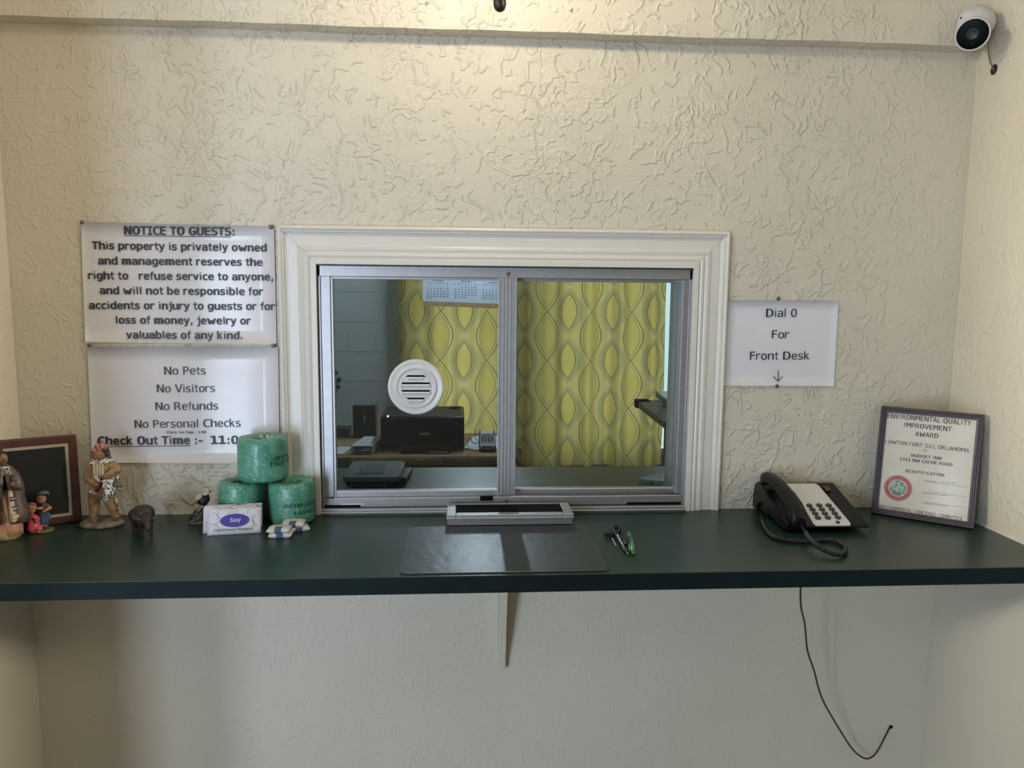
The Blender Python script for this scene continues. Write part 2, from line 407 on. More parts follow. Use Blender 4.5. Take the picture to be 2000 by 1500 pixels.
def strip(mb, P, Q, th, n, lift=.0004):
    P, Q = Vector(P), Vector(Q); u = (Q-P).normalized(); s_ = n.cross(u).normalized()*th/2; k = n*lift
    mb.add([P-s_+k, Q-s_+k, Q+s_+k, P+s_+k], [[0, 1, 2, 3]]); return mb
def poly(mb, pts, th, n):
    for a, b in zip(pts[:-1], pts[1:]): strip(mb, a, b, th, n)
    return mb
NF = Vector((0, -1, 0))   # normal of the back wall, towards the lobby
PXM = 1/800.0             # one photo pixel on the back wall, metres

# ================================================================== ROOM SHELL
XL, XR, YB = -1.045, 1.257, 3.35
ZC, CT = 1.05, .035
CEIL = 2.62
OX0, OX1, OZ1 = -.3395, .5690, 1.6575
b = MB()
b.box(-3.2, OX0, 0, .13, 0, CEIL); b.box(OX1, 3.2, 0, .13, 0, CEIL)
b.box(OX0, OX1, 0, .13, OZ1, CEIL); b.box(OX0, OX1, 0, .13, 0, ZC-CT); b.box(.5590, OX1, .047, .150, ZC+.0003, OZ1)
struct(b, 'wall_back', 'wall')
struct(MB().box(XL-.12, XL, -1.12, -.0005, 0, CEIL), 'wall_left', 'wall')
struct(MB().box(XR, XR+.12, -1.12, -.0005, 0, CEIL), 'wall_right', 'wall')
struct(MB().box(3.2, 3.32, -3.7, .13, 0, CEIL), 'wall_lobby_right', 'wall')
b = MB(); n = 60
xs = [XL+(XR-XL)*i/n for i in range(n+1)]
ZF = 2.1885; YFc = -.042
def sofz(x): return ZF+.0008*math.sin(x*9)+.0006*math.sin(x*31)
for i in range(n):
    a, c = xs[i], xs[i+1]
    b.add([(a, YFc, sofz(a)), (c, YFc, sofz(c)), (c, 0, sofz(c)-.003), (a, 0, sofz(a)-.003), (a, YFc, CEIL), (c, YFc, CEIL)],
          [[0, 1, 5, 4], [0, 3, 2, 1]])
struct(b, 'wall_upper', 'wall')
# front of the lobby with the glass door opening
b = MB(); ops = [(-2.31, -1.99, .12, 1.95), (-1.80, -1.44, .12, 1.95)]; xx = -3.2
for a0, a1, z0, z1 in ops:
    b.box(xx, a0, -3.7, -3.6, 0, CEIL); b.box(a0, a1, -3.7, -3.6, 0, z0); b.box(a0, a1, -3.7, -3.6, z1, CEIL); xx = a1
b.box(xx, 3.2, -3.7, -3.6, 0, CEIL)
struct(b, 'wall_front', 'ceil')
struct(MB().box(-3.4, 3.4, -3.8, 3.6, CEIL, CEIL+.1), 'ceiling', 'ceil')
struct(MB().box(-3.4, 3.4, -3.8, 3.6, -.1, 0), 'floor', 'floor')
d = D_.objects.new('door_1', None); col.objects.link(d); d['kind'] = 'structure'
b = MB()
for a0, a1, z0, z1 in ops[:2]: b.box(a0, a0+.02, -3.68, -3.63, z0, z1); b.box(a1-.02, a1, -3.68, -3.63, z0, z1); b.box(a0, a1, -3.68, -3.63, 1.0, 1.03)
b.build('door_frame', 'alu', d)
# office
b = MB()
wa0, wa1 = wp(818, 700, YB).x, wp(990, 700, YB).x
wb0, wb1 = wp(1046, 700, YB).x, wp(1322, 700, YB).x
wz0 = wp(1200, 888, YB).z; wz1 = 2.05
b.box(-1.3, wa0, YB, YB+.15, 0, CEIL); b.box(wa1, wb0, YB, YB+.15, 0, CEIL); b.box(wb1, 2.6, YB, YB+.15, 0, CEIL)
for a0, a1 in ((wa0, wa1), (wb0, wb1)):
    b.box(a0, a1, YB, YB+.15, 0, wz0); b.box(a0, a1, YB, YB+.15, wz1, CEIL)
struct(b, 'wall_office_back', 'office_wall')
b = MB()   # faint block joints
for z in (.78, .98, 1.18, 1.38, 1.58): b.box(-1.2, wa0-.05, YB-.002, YB+.002, z, z+.004)
for i, z in enumerate((.98, 1.18, 1.38)):
    x = -.95+.2*(i % 2)
    b.box(x, x+.004, YB-.002, YB+.002, z, z+.2)
struct(b, 'trim_4', 'office_wall')
struct(MB().box(-1.4, -1.3, .13, 3.5, 0, CEIL), 'wall_office_left', 'office_wall')
struct(MB().box(2.5, 2.6, .13, 3.5, 0, CEIL), 'wall_office_right', 'office_wall')
for nm, a0, a1 in (('window_2', wa0, wa1), ('window_3', wb0, wb1)):
    wo = D_.objects.new(nm, None); col.objects.link(wo); wo['kind'] = 'structure'; wo.location = ((a0+a1)/2, YB+.08, wz0)
    b = MB(); b.box(a0, a0+.02, YB+.06, YB+.10, wz0, wz1); b.box(a1-.02, a1, YB+.06, YB+.10, wz0, wz1)
    b.box(a0, a1, YB+.06, YB+.10, wz0, wz0+.03); b.box(a0, a1, YB+.06, YB+.10, wz1-.03, wz1)
    b.build('window_frame', 'white_plastic', wo)
    MB().box(a0+.02, a1-.02, YB+.078, YB+.082, wz0+.03, wz1-.03).build('pane', 'glass', wo)

# ================================================================== COUNTER
YF = -.440
pts = [(XL, YF), (XR, YF), (XR, 0), (OX1, 0), (OX1, .13), (1.40, .13), (1.40, .480), (-1.29, .480), (-1.29, .13), (OX0, .13), (OX0, 0), (XL, 0)]
def concave_slab(pts_rects, z0, z1):
    m = MB()
    return m
ct = thing('counter', 'long dark green laminate counter running through the service window', 'counter', (.1, -.2, ZC-CT))
b = MB()
b.box(XL+.0005, XR-.0005, YF, -.0005, ZC-CT, ZC); b.box(OX0+.001, OX1-.001, -.0005, .1305, ZC-CT+.0005, ZC); b.box(-1.299, 1.40, .1305, .480, ZC-CT, ZC)
b.build('worktop', 'green', ct, bevel=.0012)
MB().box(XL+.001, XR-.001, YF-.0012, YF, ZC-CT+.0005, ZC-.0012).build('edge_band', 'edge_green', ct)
o = MB().box(XR-.006, XR-.0004, YF, -.001, ZC, ZC+.0035).build('caulk_seam', 'white_plastic', ct)
# bracket below
pL, pR = wp(970, 1159), wp(985.5, 1159)
b = MB(); bx0, bx1 = .0975, .1165
prof = [(0, ZC-CT-.0003), (-.13, ZC-CT-.0003), (-.13, ZC-CT-.022), (-.11, ZC-CT-.05), (-.022, .655), (-.019, .637), (0, .637)]
b.prism(prof, bx0, bx1, lambda p, h: (h, p[0]-.0006, p[1]))
br = b.build('shelf_bracket', 'wall', bevel=.0015)
tag(br, 'painted beige triangular bracket holding up the green counter from below', 'bracket')

# ================================================================== WINDOW CASING (mitred, three lengths)
CASP = [(0, 0), (0, .013), (.0025, .0175), (.006, .019), (.0095, .0175), (.011, .0145), (.0125, .0155), (.0145, .0150), (.0165, .0105), (.021, .0085), (.0245, .0085), (.0255, .0098), (.045, .0105), (.0465, .0135), (.0495, .0150),
        (.0500, .0142), (.0530, .0162), (.0575, .0150), (.0605, .0135), (.0620, .0138), (.0650, .0185), (.0695, .0200), (.0735, .0180), (.0750, .0168), (.0765, .0210), (.0780, .0222), (.0890, .0225), (.0905, .0215), (.0910, 0)]
CX0, CX1, CZ1 = -.4290, .6580, 1.7485
def casing(side):
    b = MB(); r0 = []; r1 = []
    for u, dd in CASP:
        y = -.0004-dd
        if side == 'left': r0.append((CX0+u, y, ZC+.0004)); r1.append((CX0+u, y, CZ1-u-.0003))
        elif side == 'right': r0.append((CX1-u, y, CZ1-u-.0003)); r1.append((CX1-u, y, ZC+.0004))
        else: r0.append((CX0+u+.0003, y, CZ1-u)); r1.append((CX1-u-.0003, y, CZ1-u))
    b.loft([r0, r1]); return b
for i, sd in enumerate(('left', 'top', 'right')):
    struct(casing(sd), 'trim_%d' % (i+1), 'casing', None)

# ================================================================== SLIDING WINDOW
win = D_.objects.new('window_1', None); col.objects.link(win); win.location = (.115, 0, ZC); win['kind'] = 'structure'
win['label'] = 'aluminium sliding service window in white moulded casing'
fx0, fx1, fz0, fz1 = OX0+.0016, OX1-.0016, ZC+.0005, OZ1-.0018
ya, yb = -.012, .045
b = MB()
b.box(fx0, fx0+.006, ya, yb, fz0, fz1); b.box(fx1-.006, fx1, ya, yb, fz0, fz1)
b.box(fx0, fx1, ya, yb, 1.6305, fz1-.0003)
b.box(fx0+.006, fx0+.0285, ya+.004, yb, 1.092, 1.6305)
b.box(fx1-.0215, fx1-.006, ya+.004, .0195, 1.092, 1.6305)
b.build('frame', 'alu', win, bevel=.0006)
b = MB(); g0, g1 = OX0-.0012, OX1+.0012
b.box(g0, fx0, -.020, -.004, ZC+.001, OZ1); b.box(fx1, g1, -.020, -.004, ZC+.001, OZ1); b.box(g0, g1, -.020, -.004, fz1-.0004, OZ1+.0012)
b.build('frame_gap_shade', 'gap_black', win)  # black strips stand in for the dark gap between casing and frame
# sill and tracks
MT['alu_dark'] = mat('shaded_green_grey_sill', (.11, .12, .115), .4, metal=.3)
b = MB(); b.box(fx0, fx1, -.030, yb, fz0, 1.0575); b.box(fx0, fx1, -.0225, yb, 1.0575, 1.0635); b.build('sill_track', 'alu', win, bevel=.0004)
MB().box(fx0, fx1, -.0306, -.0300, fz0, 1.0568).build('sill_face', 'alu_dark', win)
for z, y in ((1.0568, -.0312), (1.0636, -.0232)): MB().box(fx0, fx1, y, y+.003, z, z+.0016).build('sill_lip', 'alu_highlight', win)  # sill edges with their highlight painted in
MB().box(fx0+.004, fx1-.004, -.0125, .020, 1.0652, 1.0725).build('track', 'alu', win)
MB().box(fx0+.006, -.245, -.0135, -.0126, 1.0660, 1.0722).build('groove_shade', 'matte_black', win); MB().box(.42, fx1-.008, -.0135, -.0126, 1.0660, 1.0722).build('groove_shade', 'matte_black', win)  # groove darkness painted as black strips on the track front
MB().box(-.245, .42, -.0130, -.0126, 1.0664, 1.0680).build('track_gap_shade', 'matte_black', win)  # thin black strip drawn for the dark gap above the sill
mx0, mx1 = .0925, .1375
def sash(nm, x0, x1, yy, stl, st_r, zb, zt, rail, top):
    b = MB()
    b.box(x0, x0+stl, yy, yy+.018, zb, zt); b.box(x1-st_r, x1, yy, yy+.018, zb, zt)
    b.box(x0+stl, x1-st_r, yy, yy+.018, zb, zb+rail); b.box(x0+stl, x1-st_r, yy, yy+.018, zt-top, zt)
    s = b.build(nm, 'alu', win, bevel=.0008)
    g = MB().box(x0+stl-.003, x1-st_r+.003, yy+.0075, yy+.0115, zb+rail-.003, zt-top+.003).build('pane', 'glass', s)
    k = MB().box(x0+stl, x1-st_r, yy-.0006, yy-.0001, zb+rail-.0028, zb+rail).build('glazing_edge', 'alu_highlight', s)
    return s
sl = sash('sliding_sash', fx0+.0285, mx1-.012, -.004, .006, .028, 1.0835, 1.6302, .0225, .006)
sr = sash('fixed_sash', mx0+.012, fx1-.0150, .021, .026, .006, 1.0835, 1.6302, .018, .007)
# meeting mullion with ribs
b = MB(); b.box(mx0, mx1, -.012, -.0045, 1.094, 1.6302)
for x in (mx0+.001, mx0+.011, mx0+.019, mx0+.028, mx1-.003): b.box(x, x+.0022, -.0145, -.012, 1.094, 1.6302)
b.build('mullion', 'alu', win, bevel=.0004)
b = MB(); b.box(fx0+.006, fx1-.006, -.0135, -.0105, 1.0728, 1.0885); b.build('bottom_rail', 'alu', win, bevel=.0005)
MB().box(fx0+.0285, fx1-.006, -.0138, -.0105, 1.0886, 1.0900).build('rail_lip', 'alu_highlight', win)
b = MB(); b.box(.050, .082, -.0146, -.0139, 1.0805, 1.0925); b.build('finger_latch', 'matte_black', win)
b = MB(); b.box(fx0+.046, fx0+.10, -.0142, -.0136, 1.0728, 1.0765); b.build('sticker', 'white_plastic', win)
for z in (1.640, 1.0805):
    MB().lathe([(.0045, -.0160), (.0045, -.0136), (.0035, -.0170), (.001, -.0175)][::1], (.1155, 0, z), 14, 'y').build('screw', 'pin', win)

# round talk-through grille
gr = thing('talk_through_grille', 'round white louvred speaking grille set in the left window pane', 'grille', (-.1075, -.001, 1.2975))
gx, gz, GR = -.1075, 1.3650, .0680
b = MB()
pr = [(GR, -.0045), (GR, -.0075), (GR*.985, -.0105), (GR*.95, -.0125), (GR*.90, -.0115), (GR*.80, -.0098), (GR*.76, -.0092), (GR*.745, -.0135), (GR*.715, -.0160), (GR*.685, -.0155), (GR*.66, -.0125), (GR*.60, -.0095), (GR*.565, -.0100), (GR*.545, -.0125), (GR*.52, -.0130), (GR*.515, -.0045)]
n = 64; rings = [[(gx+r*math.cos(2*PI*k/n), y, gz+r*math.sin(2*PI*k/n)) for k in range(n)] for r, y in pr+[pr[0]]]
b.loft(rings, cap=False, smooth=True); b.build('rim', 'white_plastic', gr)
def chordstrip(b, r, z0, z1, y0, y1):
    z0 = max(z0, -r*.999); z1 = min(z1, r*.999); zs = [z0+(z1-z0)*k/6 for k in range(7)]
    pts = [(math.sqrt(r*r-z*z), z) for z in zs]+[(-math.sqrt(r*r-z*z), z) for z in zs[::-1]]
    b.prism(pts, y0, y1, lambda p, h: (gx+p[0], h, gz+p[1]))
ri = GR*.53; slots = [(.40, .225), (.14, .46), (-.135, .46), (-.41, .225)]
zz = [ri]+[v for s, _ in slots for v in (GR*s+.0022, GR*s-.0022)]+[-ri]
b = MB()
for k in range(0, len(zz), 2): chordstrip(b, ri, zz[k+1], zz[k], -.0118, -.0062)
b.build('face_plate', 'white_plastic', gr)
b = MB(); b.lathe([(ri, -.0058), (ri, -.0048)], (gx, 0, gz), 40, 'y'); b.build('slot_backing', 'matte_black', gr)  # black disc added behind the slots so they read dark
for s, hw in slots:
    b = MB(); z = gz+GR*s-.0022
    prl = [(-.0118, z), (-.0175, z+.0005), (-.0190, z-.0022), (-.0170, z-.0058), (-.0118, z-.0080)]
    b.prism(prl, gx-GR*hw-.003, gx+GR*hw+.003, lambda p, h: (h, p[0], p[1])); b.build('louvre', 'white_plastic', gr, bevel=.0008)

# ================================================================== DEAL TRAY
tr = thing('deal_tray', 'shallow aluminium cash tray with black well under the service window', 'tray', (.12, -.08, ZC))
A, B_ = zp(872, 1008, 1.080), zp(1121, 1004, 1.080)
tx0, tx1, ty0, ty1, tz = A.x, B_.x, -.131, -.0325, 1.080
b = MB()
wl, wf = .022, .018
b.box(tx0, tx0+wl, ty0, ty1, ZC+.016, tz); b.box(tx1-wl, tx1, ty0, ty1, ZC+.016, tz)
b.box(tx0+wl, tx1-wl, ty0, ty0+wf, ZC+.016, tz); b.box(tx0+wl, tx1-wl, ty1-.006, ty1, ZC+.016, tz)
b.build('rim', 'alu', tr, bevel=.0015)
b = MB(); b.box(tx0+.002, tx1-.002, ty0+.003, ty1, ZC+.0032, ZC+.016); b.build('body', 'alu', tr, bevel=.001)
for zz1 in (tz-.0075, tz-.0012): MB().box(tx0-.0005, tx1+.0005, ty0-.0014, ty0, zz1-.0009, zz1+.0009).build('front_lip', 'alu_highlight', tr)  # bright lines along the front rim, highlight painted in
b = MB(); b.box(tx0+wl+.0001, tx1-wl-.0001, ty0+wf+.0001, ty1-.0061, ZC+.0162, tz-.0030); b.build('well', 'matte_black', tr)
MB().box(tx0+.004, tx1-.004, ty0+.006, ty1, ZC+.0005, ZC+.0032).build('base', 'black', tr)

# ================================================================== WRITING PAD
c4 = [zp(799, 1031.5), zp(1148.7, 1030), zp(1187.7, 1116), zp(779.5, 1122.5)]
px0, px1, py0, py1 = -.118, .2975, -.4285, -.132
pts = rrect(px0, px1, py0, py1, .014, 4)
b = MB(); b.loft([[(x, y, ZC+.0004) for x, y in pts], [(x, y, ZC+.0022) for x, y in pts], [(x+(.001 if x < .09 else -.001), y+(.001 if y < -.28 else -.001), ZC+.003) for x, y in pts]])
o = b.build('writing_pad', 'leather', origin=((px0+px1)/2, (py0+py1)/2, ZC))
tag(o, 'black leather writing pad lying on the counter below the cash tray', 'writing pad')
# ================================================================== NOTICES ON THE WALL
def sheet(name, label, cat, corners, mname, y0=-.0035, th=.0006, wob=.0012, group=None):
    TL, TR, BR, BL = [wp(*c) for c in corners]; n = 12; m = 8; vs = []; fs = []
    for lay in (0, 1):
        for j in range(m+1):
            for i in range(n+1):
                s, t = i/n, j/m
                p = TL.lerp(TR, s).lerp(BL.lerp(BR, s), t)
                p = Vector(p); p.y = y0 - wob*(noise.noise(Vector((s*3, t*3, len(name))))*.5+.5)*math.sin(PI*s)*math.sin(PI*t) - (th if lay else 0); vs.append(p)
    k = (n+1)*(m+1)
    for j in range(m):
        for i in range(n):
            a = j*(n+1)+i; fs.append([k+a, k+a+1, k+a+n+2, k+a+n+1][::-1]); fs.append([a, a+1, a+n+2, a+n+1])
    edge = [i for i in range(n+1)]+[(j+1)*(n+1)-1 for j in range(1, m+1)]+[m*(n+1)+i for i in range(n-1, -1, -1)]+[j*(n+1) for j in range(m-1, 0, -1)]
    for a, c in zip(edge, edge[1:]+edge[:1]): fs.append([a, c, k+c, k+a])
    cen = (TL+BR)/2; th_ = thing(name, label, cat, (cen.x, y0, (BL.z+BR.z)/2), group=group)
    b = MB(); b.add(vs, fs, True); b.build('sheet', mname, th_); return th_
LAYY = -.0062
def wl(mb, s, l, r, cap, bold=0, Y=LAYY, **k):
    text(mb, s, wp(l[0], l[1], Y), wp(r[0], r[1], Y), cap*PXM, NF, bold, **k)
n1 = sheet('guest_notice', 'laminated white sheet headed NOTICE TO GUESTS in bold type left of window', 'notice', [(160, 434), (536, 443), (541, 672), (168, 668)], 'lamin')
b = MB(); BO = .022; cp1 = 14.2/ (1+0)
wl(b, 'NOTICE TO GUESTS:', (242.3, 457.6), (457, 460.2), 14.6, BO)
strip(b, wp(242.3, 460.2, LAYY), wp(451, 463.2, LAYY), 1.3*PXM, NF)
wl(b, 'This property is privately owned', (179.9, 486.3), (520.5, 491), 13.6, BO)
wl(b, 'and management reserves the', (191.9, 516), (512.3, 519.3), 13.6, BO)
wl(b, 'right to', (173, 544.7), (250.7, 545.7), 13.6, BO)
wl(b, 'refuse service to anyone,', (271.3, 545.9), (532.7, 547.8), 13.6, BO)
wl(b, 'and will not be responsible for', (195.2, 574.1), (513.8, 576.5), 13.6, BO)
wl(b, 'accidents or injury to guests or for', (174.6, 603.1), (536.9, 605.4), 13.6, BO)
wl(b, 'loss of money, jewelry or', (226.7, 631.7), (489.6, 633.6), 13.6, BO)
wl(b, 'valuables of any kind.', (246.5, 660.7), (472.8, 661.9), 13.6, BO)
b.build('lettering', 'ink', n1)
n2 = sheet('rules_notice', 'laminated white sheet of No Pets house rules under the guest notice', 'notice', [(172, 677), (544, 677), (547, 905), (182, 903)], 'lamin')
b = MB()
wl(b, 'No Pets', (321, 731.8), (401.4, 731.4), 15.2)
wl(b, 'No Visitors', (306.5, 766.5), (419.7, 765.6), 15.2)
wl(b, 'No Refunds', (303.8, 801.1), (425.6, 800.3), 15.2)
wl(b, 'No Personal Checks', (263.3, 836), (469.7, 833.5), 15.2)
wl(b, 'Check Inn Time : 3 PM', (325.8, 846.9), (402.5, 846.5), 4.8, .008)
wl(b, 'Check Out Time :-', (191.9, 868.5), (395.8, 867), 15.2, BO)
strip(b, wp(192, 872.3, LAYY), wp(372, 870.6, LAYY), 1.2*PXM, NF)
wl(b, '11:00', (411.5, 867), (481, 866.6), 15.2, BO)
b.build('lettering', 'ink', n2)
n3 = sheet('dial_notice', 'white paper reading Dial 0 For Front Desk above the telephone', 'notice', [(1421, 587), (1636, 588), (1627, 754), (1413, 753)], 'paper', y0=-.004, wob=.003)
b = MB(); LY3 = -.0082
wl(b, 'Dial 0', (1495.9, 619.1), (1555.7, 619.1), 16.2, 0, LY3)
wl(b, 'For', (1507.3, 660.9), (1540.7, 660.9), 16.2, 0, LY3)
wl(b, 'Front Desk', (1464.5, 702.7), (1580.2, 702.2), 16.2, 0, LY3)
for p, q in (((1520.0, 723), (1519.4, 744)), ((1510.2, 735.2), (1519.4, 744.6)), ((1528.6, 735.2), (1519.2, 744.6))): strip(b, wp(*p, LY3), wp(*q, LY3), 1.5*PXM, NF)
b.build('lettering', 'ink', n3)
pin0 = None
for px, py, lab, g in ((160.5, 434.5, 'steel pin at the top left corner of the guest notice', None), (529, 443.5, 'steel pin at the top right corner of the guest notice', None),
                       (175, 674.5, 'steel pin at left between the two laminated notices', None), (534.5, 675, 'steel pin at right between the two laminated notices', None),
                       (1519.5, 583.5, 'steel pin above the top edge of the Dial 0 paper', None), (1517, 754, 'steel pin at the bottom edge of the Dial 0 paper', None)):
    p = wp(px, py, -.008)
    if pin0 is None:
        pin0 = MB().lathe([(.0008, .0078), (.0008, .001), (.0022, .001), (.0046, -.0008), (.0050, -.0020), (.0044, -.0032), (.0020, -.0040), (.0003, -.0042)][::1], (0, 0, 0), 16, 'y').build('push_pin', 'pin'); o = pin0
    else: o = pin0.copy(); col.objects.link(o)
    o.location = p; tag(o, lab, 'pin', 'steel pins holding the notices')

# ================================================================== DOWN LIGHT, HOOKS, CAMERA ON TOP
MT['bronze'] = mat('dark_bronze', (.05, .03, .025), .4, metal=.6)
MT['bulb'] = mat('lit_bulb', (1.0, .885, .68), .4, emis=205)
MT['tube'] = mat('lit_tube', (.72, .86, 1.0), .4, emis=155)
lp = thing('ceiling_lamp', 'bronze ceiling lamp hanging above the window, only its dark pull knob in view', 'lamp', (.062, -.50, CEIL))
b = MB(); b.lathe([(.075, CEIL-.001), (.075, CEIL-.012), (.05, CEIL-.03), (.012, CEIL-.036), (.012, CEIL-.12), (.02, CEIL-.125), (.02, CEIL-.16), (.012, CEIL-.165)], (.062, -.50, 0), 32); b.build('canopy', 'bronze', lp)
b = MB(); b.ell((.062, -.50, 2.43), (.031, .031, .045), nu=20, nv=12); b.build('bulb', 'bulb', lp)
b = MB(); b.tube([(.062, -.54, CEIL-.03), (.0618, -.59, 2.3), (.0618, -.604, 2.085)], .0009, 6); ch = b.build('pull_chain', 'bronze', lp)
b = MB(); b.lathe([(.0005, 2.0375), (.0045, 2.0382), (.0082, 2.0415), (.0102, 2.048), (.0100, 2.056), (.0078, 2.072), (.0045, 2.082), (.003, 2.086)], (.0618, -.604, 0), 20); b.build('pull_knob', 'bronze', lp)
for px, py, lb in ((834.5, 4, 'small clear hook high on the wall left of the lamp knob'), (1114, 18, 'small clear hook high on the wall right of the lamp knob')):
    p = wp(px, py, YFc-.0005); b = MB()
    b.lathe([(.0042, p.y-.0001), (.0042, p.y-.003), (.0022, p.y-.0036), (.0020, p.y-.008), (.0006, p.y-.0085)], (p.x, 0, p.z), 14, 'y'); b.tube([(p.x, p.y-.008, p.z), (p.x, p.y-.010, p.z-.004), (p.x, p.y-.007, p.z-.007)], .0009, 6)
    o = b.build('wall_hook', 'pin' if 0 else 'white_plastic', origin=p); tag(o, lb, 'hook', 'clear hooks beside the lamp')
# security camera: white ball housing on the soffit corner
MT['deep_black'] = mat('deep_black', (.003, .003, .004), .4, spec=.08); MT['cam_white'] = mat('camera_white', (.55, .54, .55), .35, var=.02)
MT['lens_glass'] = mat('dark_lens', (.03, .035, .035), .35, spec=.3)
sc = thing('security_camera', 'white round security camera with black face in the upper right corner', 'security camera', (1.190, -.043, 2.215))
cc = wp(1900, 66, -.115); fd = (CAM-cc).normalized(); fd = (fd+Vector((-.05, 0, -.16))).normalized()
mt_ = wp(1906, 45, -.078)
b = MB(); Mx = Matrix.Translation(mt_)
b.ell((0, 0, 0), (.0430, .034, .0365), Mx, 56, 36); b.build('housing', 'cam_white', sc)
up = Vector((0, 0, 1)); ax = fd; sx = up.cross(ax).normalized(); sy2 = ax.cross(sx).normalized()
MC = Matrix((sx, sy2, ax)).transposed().to_4x4(); MC.translation = cc
b = MB(); b.lathe([(.030, -.030), (.0355, -.010), (.0362, .006), (.0350, .0095), (.0325, .0095), (.0318, .0060)], n=36, M=MC); b.build('barrel', 'cam_white', sc)
b = MB(); b.lathe([(.0320, -.004), (.0322, .0080), (.030, .0090), (.014, .0086)], n=36, M=MC); b.build('face', 'deep_black', sc)
b = MB(); b.lathe([(.0125, .004), (.0125, .0096), (.011, .0108), (.0098, .0092), (.002, .0100)], (0, .001, 0), 28, M=MC); b.build('lens', 'lens_glass', sc)
b = MB(); b.ell((.002, -.020, .0090), (.0024, .0016, .001), MC, 12, 8); b.build('sensor', 'lens_glass', sc)
b = MB(); bp_ = wp(1908, 42, YFc); b.lathe([(.036, 0), (.036, -.006), (.030, -.014)], bp_, 28, 'y'); b.build('base', 'cam_white', sc)
b = MB(); b.ell(wp(1877, 35, -.1), .0022, nu=10, nv=8); b.build('screw', 'black', sc)
MT['cord_grey'] = mat('grey_brown_cord', (.17, .15, .12), .5)
b = MB(); hp = xp(1941, 136, XR-.0008)
q = [wp(1929, 66, -.08), wp(1930, 85, -.085), wp(1931, 105, -.08), xp(1934, 122, XR-.012), xp(1939, 133, XR-.005), xp(1943, 138, XR+.0)]
b.tube(q, .0016, 8); b.build('cable', 'cord_grey', sc)
b = MB(); b.lathe([(.012, XR-.0006), (.012, XR-.0002), (.001, XR-.0001)], (0, hp.y, hp.z), 20, 'x'); o = b.build('cable_hole', 'bronze', sc)

# ================================================================== TELEPHONE
ph = thing('telephone', 'black desk telephone with white keypad plate, right of the service window', 'telephone', (.85, -.11, ZC))
X0, X1, Y0, Y1 = .757, .946, -.212, -.010
zf, zb_ = .020, .074          # front and back heights of the sloped deck
def deck(y): return ZC+zf+(zb_-zf)*(y-Y0)/(Y1-.018-Y0)
b = MB()
prof = [(Y0, ZC+.013), (Y0, ZC+.019), (Y0+.004, ZC+.0215), (Y1-.022, deck(Y1-.022)), (Y1-.012, ZC+.072), (Y1-.004, ZC+.058), (Y1, ZC+.015), (Y1-.01, ZC+.009), (-.06, ZC+.006), (Y0+.04, ZC+.008)]
xa = X0+.044
b.prism(prof, xa-.006, X1, lambda p, h: (h, p[0], p[1])); b.build('body', 'black', ph, bevel=.0025)
# raised handset cradle side, an arched cheek
pr2 = [(Y0+.002, ZC+.012), (Y0-.004, ZC+.026), (Y0+.03, ZC+.032), (-.10, ZC+.055), (-.055, ZC+.074), (-.028, ZC+.077), (-.012, ZC+.068), (-.004, ZC+.040), (0.0-.003, ZC+.006), (-.030, ZC+.006), (-.045, ZC+.030), (-.075, ZC+.034), (-.12, ZC+.020), (-.15, ZC+.008), (Y0+.02, ZC+.006)]
b = MB(); b.prism(pr2, X0-.008, X0-.001, lambda p, h: (h, p[0], p[1])); b.build('cradle_cheek', 'black', ph, bevel=.002)
b = MB()
pr3 = [(Y0+.004, ZC+.010), (Y0+.002, ZC+.019), (-.175, ZC+.026), (-.15, ZC+.024), (-.08, ZC+.045), (-.05, ZC+.060), (-.02, ZC+.062), (-.008, ZC+.050), (-.004, ZC+.008), (-.05, ZC+.006)]
b.prism(pr3, X0-.002, xa-.004, lambda p, h: (h, p[0], p[1])); b.build('cradle', 'black', ph, bevel=.002)
# foot pad
MB().box(X0+.02, X1-.03, Y0+.05, Y0+.09, ZC+.0003, ZC+.012).build('foot', 'matte_black', ph); MB().box(X0+.0, X1-.02, -.05, -.02, ZC+.0003, ZC+.012).build('foot', 'matte_black', ph)
# deck plane and white plate
Pd = Vector((0, Y0, deck(Y0)+.0012)); dv = Vector((0, Y1-.018-Y0, zb_-zf)).normalized(); nd = Vector((1, 0, 0)).cross(dv).normalized()
cs = [(1533, 945), (1593, 945), (1600, 950), (1660, 1021), (1661, 1026), (1594, 1026.5), (1588, 1022), (1577, 1003), (1566, 982), (1552, 962)]
q = [pp(x, y, Pd, nd) for x, y in cs]
b = MB(); b.loft([[p-nd*.002 for p in q], [p+nd*.0010 for p in q]]); b.build('keypad_plate', 'white_plastic', ph)
MT['key'] = mat('glossy_black_key', (.015, .015, .016), .22, coat=.6)
keys = [[(1581, 988.5), (1600, 988), (1618.5, 988)], [(1587, 996), (1605.5, 995.8), (1624.7, 995.5)], [(1592.3, 1004), (1611.3, 1003.8), (1630.5, 1003.5)], [(1597.7, 1012), (1617, 1011.8), (1636.8, 1011.5)]]
Mk = Matrix((Vector((1, 0, 0)), dv, nd)).transposed().to_4x4()
kl = ['1', '2', '3', '4', '5', '6', '7', '8', '9', '*', '0', '#']; ki = 0
MT['key_mark'] = mat('white_key_print', (.6, .6, .6), .5)
for row in keys:
    for x, y in row:
        c = pp(x, y-1.2, Pd+nd*.003, nd); M = Mk.copy(); M.translation = c
        k = MB().lathe([(.0070, -.003), (.0070, .0008), (.0062, .0022), (.0045, .0028), (.0010, .0026)], n=20, M=M).build('key', 'key', ph)
        g = MB(); text(g, kl[ki], M @ Vector((-.0012, -.0014, .0028)), M @ Vector((.0012, -.0014, .0028)), .0030, nd); g.build('digit', 'key_mark', k); ki += 1
c = pp(1636.5, 1019.5, Pd+nd*.003, nd); M = Mk.copy(); M.translation = c
